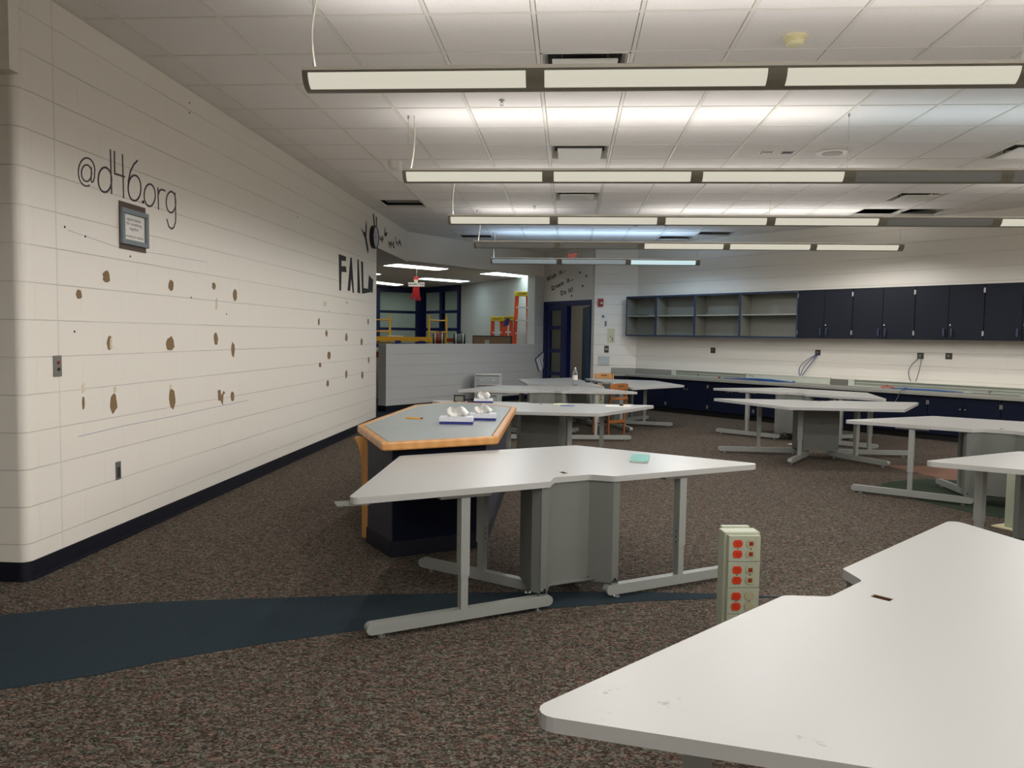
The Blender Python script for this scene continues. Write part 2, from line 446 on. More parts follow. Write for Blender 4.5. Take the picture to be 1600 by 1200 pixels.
# coloured carpet inlays
def inlay(n, poly, mt, top=0.003):
    b = MB(); b.prism(poly, 0.0, top); S(b, 'trim_%d' % n, mt)
up = [(-3.6, 3.1), (-2.69, 3.468), (-2.347, 3.632), (-1.981, 3.75), (-1.582, 3.835), (-1.012, 3.962), (-0.548, 4.047), (0.065, 4.141), (0.5, 4.18), (0.9, 4.195), (1.25, 4.18)]
lo = [(1.0, 4.155), (0.809, 4.12), (0.396, 4.027), (-0.099, 3.855), (-0.554, 3.643), (-0.947, 3.476), (-1.346, 3.259), (-1.63, 3.078), (-1.853, 2.899), (-2.133, 2.74), (-2.6, 2.3), (-3.6, 1.6)]
inlay(1, (up + lo)[::-1], M['bluecarpet'])
inlay(2, [(2.62, 7.25), (3.0, 7.06), (3.3, 6.4), (3.9, 6.0), (5.0, 6.2), (5.0, 7.6), (3.95, 7.98), (3.55, 8.02), (3.15, 7.8), (2.95, 7.55)], M['greencarpet'])
inlay(3, [(3.8, 8.0), (5.2, 7.7), (5.2, 8.9), (3.72, 8.85), (3.5, 8.85)], M['pinkcarpet'], 0.004)
inlay(4, [(-3.9, 11.4), (-2.5, 11.75), (-1.6, 13.6), (-2.2, 14.2), (-2.95, 13.7), (-3.9, 13.9)], M['bluecarpet'])
inlay(5, [(-5.6, 13.9), (-3.9, 13.9), (-3.3, 13.9), (-3.2, 14.6), (-3.4, 16.2), (-5.6, 16.2)], M['greencarpet'])

# suspended ceiling: single tiles between grid bars, some cells open
T = 0.6096; CX0 = -0.2355; CY0 = 4.5267
OPEN = {(-4, 10), (-3, 16), (3, 16), (4, 15), (7, 11), (8, 11)}
DIFF = [(0, 1), (0, 5), (0, 9), (2, 13), (7, 5), (7, 9)]
b = MB()
for i in range(-13, 20):
    for j in range(-15, 22):
        if (i, j) in OPEN or (i, j) in DIFF: continue
        x0 = CX0 + T * i; y0 = CY0 + T * j
        if x0 + T < -8.2 or y0 + T < -4.7: continue
        if x0 + T / 2 < -2.905 and y0 > 3.96: 
            if i != -5: continue
        x1 = x0 + T
        if i == -5 and y0 > 3.5: x0 = -3.0
        b.box(x0 + .016 if x0 > -2.9 else x0, x1 - .016, y0 + .0145, y0 + T - .0145, ZC, ZC + 0.016)
S(b, 'ceiling', M['tile'])
b = MB()
for i in range(-13, 21):
    x = CX0 + T * i
    b.box(x - 0.012, x + 0.012, -4.6 if x > -2.905 or True else 0, 17.4 if x > -2.905 else 3.95, ZC - 0.004, ZC + 0.03)
for j in range(-15, 22):
    y = CY0 + T * j
    b.box(-8 if y < 3.95 else -2.905, 11.5, y - 0.011, y + 0.011, ZC - 0.003, ZC + 0.028)
S(b, 'trim_6', M['tbar'])
b = MB(); b.box(-8.2, 12, -4.7, 18.2, 3.9, 4.0); S(b, 'ceiling', M['deck'])
# wall angle along the left wall
b = MB(); b.box(-2.905, -2.88, 3.96, 13.9, ZC - 0.006, ZC - 0.002); S(b, 'trim_7', M['tbar'])
# things above the open cells
for nm, x0, x1, y0, y1 in (('trim_8', -2.60, -2.12, 10.86, 11.04), ('trim_9', 4.2, 5.1, 11.5, 11.62), ('trim_10', 1.7, 2.1, 14.45, 14.8)):
    b = MB(); b.box(x0, x1, y0, y1, 3.23, 3.30) if nm == 'trim_8' else b.box(x0, x1, y0, y1, 3.3, 3.42); S(b, nm, M['plate'])

# left wall with rounded corner and return
ra = 0.05
arc = [(-2.905 - ra + ra * math.cos(a), 3.96 + ra + ra * math.sin(a)) for a in [(-PI / 2) + PI / 2 * k / 8 for k in range(9)]]
poly = [(-8.0, 3.96)] + arc + [(-2.905, 11.62), (-3.105, 11.62), (-3.105, 4.16), (-8.0, 4.16)]
b = MB(); b.prism(poly, 0, 3.3); wall_left = S(b, 'wall_left', M['wall_l'])
def off(r): return [(-2.905 - ra + (ra + r) * math.cos(a), 3.96 + ra + (ra + r) * math.sin(a)) for a in [(-PI / 2) + PI / 2 * k / 8 for k in range(9)]]
o1 = [(-8.0, 3.96 - 0.007)] + off(0.007) + [(-2.898, 11.62)]
i1 = [(-8.0, 3.96)] + arc + [(-2.905, 11.62)]
b = MB()
for k in range(len(o1) - 1):
    b.prism([o1[k], o1[k+1], i1[k+1], i1[k]], 0.0, 0.105)
o2 = [(-8.0, 3.96 - 0.016)] + off(0.016) + [(-2.889, 11.62)]
for k in range(len(o2) - 1):
    b.prism([o2[k], o2[k+1], o1[k+1], o1[k]], 0.0, 0.012)
S(b, 'baseboard_left', M['cove'])
b = MB(); b.box(-8, -2.885, 3.885, 3.958, 2.70, ZC - 0.01); S(b, 'trim_11', M['plaster'])
# header above the opening, continuing the left wall
b = MB(); b.box(-3.105, -2.905, 11.622, 13.9, 2.667, 3.3); S(b, 'wall_left_header', M['plaster'])
DA = Vector((-2.905, 13.9)); DB = Vector((-0.575, 17.4)); DD = (DB - DA).normalized()
b = MB(); b.prism(wall_seg(DA, DB, 0, 0, 0.2), 2.69, 3.3); S(b, 'wall_diagonal_header', M['plaster'])
H0 = (-3.19, 13.47); H1 = (-0.76, 17.12)
b = MB(); b.prism(wall_seg(H0, H1, 0, 0, 0.2), 0, 1.195); S(b, 'wall_diagonal', M['wall_dg'], 0.006)
b = MB(); b.prism(wall_seg(H1, DB, 0, 0, 0.2), 0, 2.69); S(b, 'wall_pier', M['wall_dg'])
n = Vector((DD.y, -DD.x)) * 0.008
q0 = Vector(H0) ; q1 = DB
b = MB(); b.prism([tuple(q0 + n), tuple(q1 + n), tuple(q1), tuple(q0)], 0, 0.105)
e = Vector((-DD.y, DD.x)) * 0.2
b.prism([tuple(q0 - DD * 0.008 + n), tuple(q0 + n), tuple(q0 + e), tuple(q0 - DD * 0.008 + e)], 0, 0.105)
S(b, 'baseboard_diagonal', M['cove'])
# door wall
EA = Vector((-0.575, 17.4)); EB = Vector((0.45, 16.0)); ED = (EB - EA).normalized(); EN = Vector((-ED.y, ED.x))
def dp(t, o=0.0, z=None):
    p = EA + ED * t + EN * o
    return tuple(p) if z is None else (p.x, p.y, z)
EL = (EB - EA).length
b = MB(); b.prism([dp(0), dp(EL), dp(EL, .15), dp(0, .15)], 2.13, 3.3); S(b, 'wall_door', M['plaster'])
b = MB(); b.prism([(0.45, 16.0), (0.5, 15.8), (0.56, 16.0), (0.57, 16.2)], 0, 3.3); S(b, 'wall_corner', M['wall_x'])
b = MB(); b.prism(wall_seg((0.5, 15.8), (1.35, 15.8), 0, 0, 0.2), 0, 3.3); S(b, 'wall_front', M['wall_x'])
RA = Vector((1.35, 15.8)); RD = Vector((1, -1)).normalized(); RN = Vector((-1, -1)).normalized()   # RN points into the room
b = MB(); b.prism(wall_seg(RA, (10, 7.15), 0, 0, 0.2), 0, 3.3); S(b, 'wall_right', M['wall_45'])
b = MB(); b.box(10, 10.2, -4.5, 7.15, 0, 3.3); S(b, 'wall_side', M['wall_l'])
b = MB(); b.box(-8, 10.2, -4.7, -4.5, 0, 3.3); S(b, 'wall_back', M['wall_x'])
b = MB(); b.box(-8.2, -8, -4.5, 4.1, 0, 3.3); S(b, 'wall_far_left', M['wall_l'])

# ---- room beyond the half wall
b = MB(); b.prism([(-8.1, 10.8), (-3.11, 10.8), (-3.11, 13.97), (-0.76, 17.5), (-0.84, 17.7), (-3.0, 21.5), (-4.45, 23.2), (-8.1, 22.5)], 2.75, 2.8); S(b, 'ceiling', M['tile'])
b = MB(); b.prism(wall_seg((-0.84, 17.70), (-3.0, 21.5), 0, 0, 0.2, -1), 0, 2.9); S(b, 'wall_far_right', M['wall_far'])
b = MB(); b.box(-8.2, -8.0, 4.2, 22.6, 0, 2.9); S(b, 'wall_office', M['plaster'])
b = MB(); b.box(-9, 0.5, 25.6, 25.8, 0, 3.0); S(b, 'wall_beyond', M['greenwall'])
b = MB(); b.prism([(-9, 22.7), (-4.45, 23.35), (-2.9, 21.7), (0.4, 21.7), (0.4, 25.7), (-9, 25.7)], 2.8, 2.85); S(b, 'ceiling', M['tile'])
b = MB(); b.box(-6.5, -3.72, 16.2, 16.4, 0, 1.02); b2 = S(b, 'wall_low', M['beige'])
b = MB(); b.box(-6.5, -3.70, 16.17, 16.43, 1.02, 1.05); S(b, 'trim_12', M['white'])
for k, (x, z, mt) in enumerate(((-4.02, 0.94, 'glue'), (-3.93, 0.9, 'jack'), (-3.83, 0.93, 'bronze'))):
    pass

def window_wall(n, a, c, mull, rails, head=2.749, sill=0.98):
    a = Vector(a); c = Vector(c); d = (c - a).normalized(); nn = Vector((-d.y, d.x)); L = (c - a).length
    P = lambda t, o: tuple(a + d * t + nn * o)
    b = MB()
    def bar(t0, t1, z0, z1, th=0.1): b.prism([P(t0, -th/2), P(t1, -th/2), P(t1, th/2), P(t0, th/2)], z0, z1)
    for t0, t1 in mull: bar(t0, t1, sill, head)
    bar(0, L, head - 0.16, head, .11); bar(0, L, sill, sill + 0.12, .11)
    for z in rails: bar(0, L, z - 0.04, z + 0.04, .09)
    fr = S(b, 'window_%d' % n, M['bluef'])
    b = MB(); b.prism([P(0, -.004), P(L, -.004), P(L, .004), P(0, .004)], sill + .06, head - .06)
    b.build('pane', M['glass'], fr)
    b = MB(); b.prism([P(0, -.08), P(L, -.08), P(L, .08), P(0, .08)], 0, sill); S(b, 'wall_under_window', M['beige'])
window_wall(1, (-7.9, 20.95), (-4.45, 23.15), [(0, .12), (2.72, 2.82), (3.95, 4.09)], (2.02, 1.52))
window_wall(2, (-4.45, 23.15), (-3.0, 21.5), [(0.0, .26), (1.15, 1.30), (2.08, 2.19)], (2.02, 1.52))

def troffer(pts, key, w):
    t = thing('troffer_light', w, 'ceiling light', (0, 0, 0), 0, 'troffers in the room behind the half wall')
    c = sum((Vector(p) for p in pts), Vector((0, 0))) / 4
    t.location = (c.x, c.y, 2.75)
    rel = [tuple(Vector(p) - c) for p in pts]
    b = MB(); b.prism([(x*1.06, y*1.06) for x, y in rel], -0.012, 0.0); b.build('frame', M['white'], t)
    b = MB(); b.prism(rel, -0.02, -0.0125); b.build('diffuser', M[key], t)
troffer([(-3.73, 15.52), (-3.36, 15.14), (-2.53, 16.14), (-2.82, 16.5)], 'troffer', 'warm ceiling light panel nearest the header, above the hanging red figure')
troffer([(-3.77, 19.17), (-3.49, 18.80), (-2.55, 19.77), (-2.86, 20.18)], 'troffer_c', 'cool ceiling light panel just right of the hanging red figure')
troffer([(-2.0, 17.40), (-1.60, 16.92), (-0.86, 17.80), (-1.18, 18.20)], 'troffer_c', 'cool ceiling light panel above the orange step ladders')
troffer([(-5.45, 16.85), (-5.10, 16.5), (-4.34, 17.75), (-4.62, 18.1)], 'troffer', 'small sliver of light panel at the edge of the long white wall')
troffer([(-5.60, 20.2), (-5.26, 19.8), (-4.60, 21.4), (-4.9, 21.9)], 'troffer', 'long warm light panel lowest down, left of the hanging red figure')
# light in the space behind the windows (its own ceiling panels)
for k, (x, y, w) in enumerate(((-6.2, 24.2, 'ceiling light panel behind the blue window frames, left side'), (-2.9, 24.0, 'ceiling light panel behind the blue window frames, right side'))):
    t = thing('troffer_light', w, 'ceiling light', (x, y, 2.799)); b = MB(); b.box(-.6, .6, -.3, .3, -.02, 0); b.build('diffuser', M['troffer'], t)

# ---- door frame and hall
b = MB()
def fr(t0, t1, z0, z1, o0=-0.01, o1=0.10): b.prism([dp(t0, o0), dp(t1, o0), dp(t1, o1), dp(t0, o1)], z0, z1)
fr(0.02, 0.12, 0, 2.13); fr(0.02, EL - 0.01, 2.02, 2.13); fr(0.84, 0.90, 0, 2.02); fr(EL - 0.035, EL - 0.01, 0, 2.02)
door = S(b, 'door_1', M['bluef'])
b = MB()
def lf(t0, t1, z0, z1): b.prism([dp(t0, .01), dp(t1, .01), dp(t1, .055), dp(t0, .055)], z0, z1)
lf(.13, .26, .01, 2.01); lf(.65, .835, .01, 2.01); lf(.26, .65, 1.93, 2.01)
for z in (0.01, 0.52, 1.02, 1.52): lf(.26, .65, z, z + (.2 if z < .1 else .08))
leaf = b.build('door_leaf', M['bluef'], door)
b = MB(); b.prism([dp(.25, .03), dp(.66, .03), dp(.66, .036), dp(.25, .036)], .1, 1.95); b.build('door_pane', M['glass'], leaf)
b = MB(); b.tube([dp(.86, -.01, 1.09), dp(.865, -.06, 1.10), dp(.865, -.06, 1.37), dp(.86, -.01, 1.38)], .013, 8); b.build('door_handle', M['black'], door)
b = MB(); b.prism([(0.40, 16.2), (0.29, 17.08), (0.33, 17.09), (0.44, 16.2)], 0.01, 2.0); S(b, 'door_2', M['teal'])
b = MB(); b.prism(wall_seg((-1.4, 21.9), (3.6, 15.05), 0, 0, .1), 0, 2.9); S(b, 'wall_hall', M['hall'])
b = MB(); b.prism([(-0.6, 17.7), (0.62, 16.1), (1.35, 16.02), (3.4, 14.5), (3.7, 15.2), (-1.4, 22.0), (-2.4, 21.6)], 2.6, 2.65); S(b, 'ceiling', M['tile'])
t = thing('hall_fill_light', 'added unseen light panel in the hallway behind the blue door', 'ceiling light', (0.5, 17.6, 2.6)); b = MB(); b.box(-.3, .3, -.3, .3, -.03, 0); b.build('diffuser', M['hall_fill'], t)  # unseen panel, added to brighten the hallway behind the door panes

# ================================================================ CEILING THINGS
FY = [-3.20, -0.76, 1.68, 4.12, 6.56, 9.00, 11.44, 13.88]
FN = [9, 9, 9, 9, 9, 7, 5, 3]
ST = {3: '111111111', 4: '111001111', 5: '1111011', 6: 'd0111', 7: 'bbc', 2: '111111111', 1: '111111111', 0: '111111111'}
FL = {0: 'long hanging light bar at the very back, behind the camera', 1: 'long hanging light bar second behind the camera', 2: 'long hanging light bar directly over the foreground table',
      3: 'nearest long hanging light bar across the top of the room, all lenses glowing', 4: 'second hanging light bar from the front, two unlit lenses right of centre',
      5: 'third hanging light bar from the front, one unlit lens near the right', 6: 'fourth hanging light bar, ending before the right wall above the closed cabinets',
      7: 'farthest and shortest hanging light bar, bluish white, below the exit sign'}
PIT = 1.205; FX0 = -1.405; ZL = 2.728
RW, RH = 0.088, 0.088
def arc_pt(t): return (RW * math.cos(t), -RH * math.sin(t))     # y, z from the lip plane
def arc_strip(b, x0, x1, t0, t1, n=8, off=0.0):
    vs = []; fs = []
    for k in range(n + 1):
        y, z = arc_pt(t0 + (t1 - t0) * k / n); s_ = 1 - off
        vs += [(x0, y * s_, z * s_), (x1, y * s_, z * s_), (x0, y * s_ * .96, z * s_ * .96), (x1, y * s_ * .96, z * s_ * .96)]
    for k in range(n):
        a = 4 * k; c = a + 4
        fs += [(a, a+1, c+1, c), (a+2, c+2, c+3, a+3), (a, c, c+2, a+2), (a+1, a+3, c+3, c+1)]
    fs += [(0, 2, 3, 1), (4*n, 4*n+1, 4*n+3, 4*n+2)]
    b.add(vs, fs)
rad = math.radians
for r in range(8):
    n = FN[r]; L = n * PIT + 0.03; y = FY[r]; cool = (r == 7)
    t = thing('pendant_light_bar', FL[r], 'hanging light', (FX0, y, ZL), 0, 'hanging light bars')
    b = MB()
    # end caps, cell dividers, edges
    for e0 in (0.0, L - 0.004):
        pts = [arc_pt(PI * k / 16) for k in range(17)]
        b.add([(e0, p, q) for p, q in pts] + [(e0 + .004, p, q) for p, q in pts],
              [tuple(range(17)), tuple(range(33, 16, -1))] + [(i, i+1, i+18, i+17) for i in range(16)] + [(16, 0, 17, 33)])
    for k in range(n + 1):
        a0 = 0 if k == 0 else k * PIT - 0.045
        a1 = L if k == n else k * PIT + (0.03 if k == 0 else 0.05)
        arc_strip(b, a0, a1, 0, PI, 16)
    for t0, t1 in ((0, rad(7)), (rad(68), rad(112)), (rad(173), PI)):
        arc_strip(b, 0, L, t0, t1, 4)
    b.build('housing', M['fixture'], t)
    b = MB(); b.box(0, L, -RW - .004, -RW + .004, 0, .018); b.box(0, L, RW - .004, RW + .004, 0, .018)
    b.box(0, .006, -RW, RW, 0, .018); b.box(L - .006, L, -RW, RW, 0, .018)
    b.build('top_rail', M['fix_lip'], t)
    for k in range(n):
        s_ = ST[r][k]
        key = {'1': 'lens_on', '0': 'lens_dim', 'd': 'lens_dim', 'b': 'lens_cdim', 'c': 'lens_cool'}[s_]
        b = MB()
        for t0, t1 in ((rad(7), rad(68)), (rad(112), rad(173))):
            arc_strip(b, k * PIT + .03 + (.02 if k else 0), (k + 1) * PIT - .045, t0, t1, 6, 0.015)
        b.build('lens', M[key], t)
    # up-light: one lamp per run of lit sections
    runs = []; k = 0
    while k < n:
        if ST[r][k] in '1dbc' or (r == 4 and k in (3, 4)):
            j = k
            kind = 'grey' if (r == 4 and k in (3, 4)) else 'lit'
            while j + 1 < n and ((ST[r][j+1] in '1dbc') == (kind == 'lit')) and (kind == 'lit' or (r == 4 and j + 1 in (3, 4))): j += 1
            runs.append((k, j, kind)); k = j + 1
        else: k += 1
    for a, c, kind in runs:
        for tilt in (-1, 1):
            ld = bpy.data.lights.new('tube_light', 'AREA'); ld.shape = 'RECTANGLE'
            ld.size = (c - a + 1) * PIT - .1; ld.size_y = 0.06
            ld.energy = UP * (c - a + 1) * (0.45 if kind == 'grey' else 1.3 if cool else 1.0)
            ld.color = (0.50, 0.72, 1.0) if cool else (0.75, 0.92, 1.0) if kind == 'grey' else WARM
            lo_ = bpy.data.objects.new('tube_light', ld); COL.objects.link(lo_); lo_.parent = t
            lo_.location = ((a + c + 1) / 2 * PIT, .028 * tilt, -.012); lo_.rotation_euler = (PI - tilt * rad(-38), 0, 0)
    # light falling through the lenses of each lit section
    for k in range(n):
        f_ = {'1': 1.0, 'c': .8, 'b': .25, 'd': .3}.get(ST[r][k], 0)
        if not f_: continue
        ld = bpy.data.lights.new('lens_light', 'SPOT'); ld.spot_size = rad(177); ld.spot_blend = 0.3; ld.shadow_soft_size = 0.0
        ld.energy = DOWN * f_ * (1.2 if r in (5, 6) else 1.0); ld.color = (0.6, 0.8, 1.0) if cool else WARM
        lo_ = bpy.data.objects.new('lens_light', ld); COL.objects.link(lo_); lo_.parent = t
        lo_.location = ((k + .5) * PIT, 0, -RH - .004)
    # suspension: thin cables and the power cord
    for k in range(0, n + 1, 3 if n > 5 else max(1, n)):
        x = min(max(k * PIT, 0.03), L - .03)
        b = MB(); b.cyl((x, 0, .0), (x, 0, ZC - ZL - .004), .0016, 6)
        b.cyl((x, 0, ZC - ZL - .03), (x, 0, ZC - ZL - .004), .008, 8); b.build('cable', M['steel'], t)
    b = MB(); dz = ZC - ZL
    sgn = (-1, -1, -1, -1, .5, -.6, .4, -.5)[r]
    b.tube([(.05 + .035 * sgn * math.sin(PI * q / 10) + (0.02 if r < 4 else .03) * (q / 10), .0, q / 10 * (dz - .004)) for q in range(11)], .005, 8)
    b.build('power_cord', M['cord'], t)

def ceil_xy(i, j): return (CX0 + T * (i + .5), CY0 + T * (j + .5))
DL = {(0, 1): 'white square air diffuser nearest the camera, above the first light bar', (0, 5): 'white square air diffuser just above the second light bar, left of centre',
      (0, 9): 'small white air diffuser between the second and third light bars, left of centre', (2, 13): 'farthest air diffuser, just under the third light bar',
      (7, 5): 'air diffuser cut by the right edge of the picture', (7, 9): 'air diffuser right beside the two open ceiling cells'}
for (i, j) in DIFF:
    x, y = ceil_xy(i, j)
    t = thing('air_diffuser', DL[(i, j)], 'air vent', (x, y, ZC), 0, 'square air diffusers in the ceiling')
    b = MB(); h = .29
    for s0, s1, z0, z1 in ((h, h - .025, 0, .03), (h - .025, h - .04, .03, .07)):
        vs = []
        for s_, z in ((s0, z0), (s1, z1)): vs += [(-s_, -s_, z), (s_, -s_, z), (s_, s_, z), (-s_, s_, z)]
        b.add(vs, [(k, (k+1) % 4, 4 + (k+1) % 4, 4 + k) for k in range(4)])
    b.box(-h, h, -h, -h + .012, -.006, 0.01); b.box(-h, h, h - .012, h, -.006, .01); b.box(-h, -h + .012, -h, h, -.006, .01); b.box(h - .012, h, -h, h, -.006, .01)
    b.build('frame', M['white'], t)
    b = MB(); b.box(-.215, .215, -.215, .215, -.022, -.012); b.build('plaque', M['white'], t, .004)
    b = MB(); b.box(-.25, .25, -.25, .25, .071, .25); b.build('duct_box', M['deck'], t)
    b = MB()
    for sx, sy in ((-1, -1), (1, -1), (1, 1), (-1, 1)): b.cyl((sx*.15, sy*.15, -.0115), (sx*.15, sy*.15, .0705), .006, 6)
    b.build('bracket', M['bronze'], t)

t = thing('smoke_detector', 'cream smoke detector on the ceiling near the top edge', 'smoke detector', (1.324, 4.93, ZC))
b = MB(); b.lathe([(.07, 0), (.072, -.012), (.060, -.016), (.062, -.022)], 28); b.build('base', M['cream'], t)
b = MB(); b.lathe([(.056, -.0225), (.058, -.034), (.050, -.036), (.051, -.046), (.040, -.054), (.02, -.058)], 28); b.build('sensor_head', M['cream'], t)
t = thing('occupancy_sensor', 'white domed sensor on the ceiling beside the second light bar cord', 'sensor', (-1.87, 8.25, ZC))
b = MB(); b.lathe([(.07, 0), (.074, -.02), (.07, -.05), (.055, -.085), (.03, -.10)], 24); b.build('dome', M['white'], t, smooth=True)
t = thing('ceiling_speaker', 'round white ceiling speaker between the first and second light bars', 'speaker', (2.516, 7.9, ZC))
b = MB(); b.lathe([(.15, 0), (.155, -.006), (.15, -.012), (.10, -.013)], 36); b.build('rim', M['white'], t)
b = MB(); b.lathe([(.098, -.0135), (.09, -.02), (.04, -.022)], 36); b.build('grille', M['speaker'], t)
for x, y, w in ((-0.556, 6.15, 'small ceiling sprinkler head right under the nearest light bar'), (-0.52, 11.10, 'small ceiling sprinkler head above the third light bar')):
    t = thing('sprinkler_head', w, 'sprinkler', (x, y, ZC)); b = MB()
    b.lathe([(.022, -.005), (.022, -.008), (.008, -.010), (.006, -.022)], 16)
    b.tube([(-.008, 0, -.022), (-.012, 0, -.032), (-.005, 0, -.042), (.005, 0, -.042), (.012, 0, -.032), (.008, 0, -.022)], .002, 6); b.lathe([(.014, -.042), (.014, -.044)], 12)
    b.build('head', M['steel'], t)
for x, y, w, mt in ((1.887, 7.90, 'ceiling cut-out with an orange inside, left one of the pair by the speaker', 'orangewood'), (2.089, 7.90, 'ceiling cut-out with wires, nearer the round speaker', 'plate_d')):
    t = thing('ceiling_box', w, 'electrical box', (x, y, ZC)); b = MB(); b.box(-.07, .07, -.055, .055, -.004, 0); b.build('rim', M['white'], t)
    b = MB(); b.box(-.055, .055, -.04, .04, -.008, -.0045); b.build('cover', M[mt], t)
    b = MB()
    for k in range(3): b.box(-.04 + k*.03, -.022 + k*.03, -.03, .02, -.012, -.0085)
    b.build('terminal', M['black' if mt == 'plate_d' else 'white'], t)

# ================================================================ LEFT WALL THINGS
XW = -2.905
def onwall(pts, x): return [(x, y, z) for y, z in pts]
def wprism(b, poly, x0, x1, mt=None):
    """outline in (y, z) extruded along x"""
    TT = Matrix(((0, 0, 1, 0), (1, 0, 0, 0), (0, 1, 0, 0), (0, 0, 0, 1)))
    b.prism(poly, x0, x1, mt, TT)
LET = [[[4.571,2.242],[4.554,2.235],[4.537,2.231],[4.52,2.231],[4.504,2.235],[4.491,2.242],[4.479,2.253],[4.471,2.266],[4.466,2.282],[4.465,2.299],[4.467,2.316],[4.473,2.334],[4.482,2.351],[4.494,2.367],[4.508,2.38],[4.523,2.39],[4.54,2.398],[4.558,2.401],[4.575,2.401],[4.59,2.397],[4.604,2.389],[4.615,2.378],[4.623,2.364],[4.627,2.348],[4.622,2.303],[4.609,2.271],[4.592,2.265],[4.587,2.281]],[[4.594,2.319],[4.59,2.301],[4.58,2.283],[4.565,2.269],[4.547,2.26],[4.528,2.259],[4.512,2.263],[4.5,2.274],[4.494,2.29],[4.495,2.308],[4.502,2.326],[4.515,2.342],[4.531,2.354],[4.55,2.359],[4.567,2.358],[4.582,2.35],[4.591,2.337],[4.594,2.319]],[[4.592,2.351],[4.588,2.282]],[[4.802,2.32],[4.798,2.296],[4.788,2.274],[4.772,2.254],[4.753,2.239],[4.733,2.23],[4.711,2.228],[4.692,2.232],[4.676,2.244],[4.665,2.26],[4.66,2.281],[4.661,2.304],[4.667,2.326],[4.679,2.348],[4.696,2.365],[4.716,2.378],[4.737,2.384],[4.758,2.383],[4.776,2.375],[4.79,2.362],[4.799,2.342],[4.802,2.32]],[[4.793,2.504],[4.799,2.234]],[[4.836,2.504],[4.836,2.366],[4.947,2.368]],[[4.927,2.504],[4.932,2.231]],[[5.102,2.506],[5.057,2.471],[5.017,2.419],[4.991,2.351],[4.986,2.304],[4.989,2.28],[4.998,2.259],[5.013,2.243],[5.032,2.234],[5.054,2.233],[5.077,2.238],[5.099,2.251],[5.118,2.27],[5.132,2.294],[5.139,2.32],[5.14,2.345],[5.134,2.368],[5.121,2.387],[5.103,2.399],[5.082,2.404],[5.059,2.401],[5.036,2.391],[5.016,2.374],[5.001,2.353],[4.99,2.329],[4.986,2.304]],[[5.172,2.245],[5.166,2.24],[5.157,2.24],[5.158,2.245],[5.167,2.248],[5.172,2.245]],[[5.324,2.317],[5.32,2.291],[5.307,2.267],[5.289,2.247],[5.267,2.233],[5.243,2.227],[5.22,2.229],[5.201,2.24],[5.187,2.257],[5.18,2.279],[5.181,2.304],[5.189,2.329],[5.204,2.351],[5.224,2.369],[5.247,2.379],[5.271,2.382],[5.292,2.376],[5.31,2.362],[5.321,2.342],[5.324,2.317]],[[5.36,2.374],[5.365,2.227]],[[5.365,2.33],[5.381,2.359],[5.412,2.373],[5.456,2.372]],[[5.609,2.318],[5.605,2.292],[5.593,2.268],[5.576,2.248],[5.555,2.235],[5.532,2.229],[5.51,2.232],[5.492,2.243],[5.479,2.26],[5.472,2.282],[5.473,2.307],[5.481,2.332],[5.495,2.354],[5.514,2.371],[5.536,2.381],[5.558,2.383],[5.579,2.377],[5.596,2.363],[5.606,2.342],[5.609,2.318]],[[5.599,2.381],[5.607,2.228],[5.601,2.169],[5.575,2.128],[5.542,2.114],[5.506,2.125],[5.478,2.172]]]
names = ['at_sign', 'at_sign', 'at_sign', 'letter_d', 'letter_d', 'figure_four', 'figure_four', 'figure_six', 'full_stop', 'letter_o', 'letter_r', 'letter_r', 'letter_g', 'letter_g']
t = thing('wall_lettering', 'dark thin lettering @d46.org on the white block wall', 'lettering', (XW, 5.0, 2.3))
def ribbon(b, pts, w, x0, x1):
    pts = [Vector(p) for p in pts]
    for i in range(len(pts) - 1):
        d = pts[i+1] - pts[i]
        if d.length < 1e-5: continue
        d.normalize(); nn = Vector((-d.y, d.x)) * w; e = d * w * .6
        a, c = pts[i] - e, pts[i+1] + e
        wprism(b, [tuple(a - nn), tuple(c - nn), tuple(c + nn), tuple(a + nn)], x0, x1)
for nm in dict.fromkeys(names):
    b = MB()
    for k, st in enumerate(LET):
        if names[k] == nm: ribbon(b, [(p[0] - 5.0, p[1] - 2.3) for p in st], .0060 if nm != 'at_sign' else .0045, 0.0, .002 + .0002 * (k % 3))
    b.build(nm, M['violet_ink'], t)

t = thing('framed_notice', 'small grey framed notice on a brown board under the wall lettering', 'picture frame', (XW, 5.03, 2.05))
b = MB(); b.box(0, .006, -.155, .155, -.15, .155); b.build('backing_board', M['brown_b'], t)
b = MB()
for y0, y1, z0, z1 in ((-.155, .165, .082, .115), (-.155, .165, -.118, -.085), (-.155, -.122, -.085, .082), (.132, .165, -.085, .082)): b.box(.006, .026, y0, y1, z0, z1)
b.build('frame', M['frame_g'], t, .004)
b = MB(); b.box(.006, .010, -.122, .132, -.085, .082); ppr = b.build('paper', M['paper'], t)
for s_, z, sz in (('appreciation', .052, .034), ('for something', .022, .032), ('together', -.008, .032), ('something for students', -.06, .024)):
    text_mesh('printed_line', s_, sz, M['grey_ink'], ppr, basis((.0103, .004, z), (0, 1, 0), (0, 0, 1)), .0003)

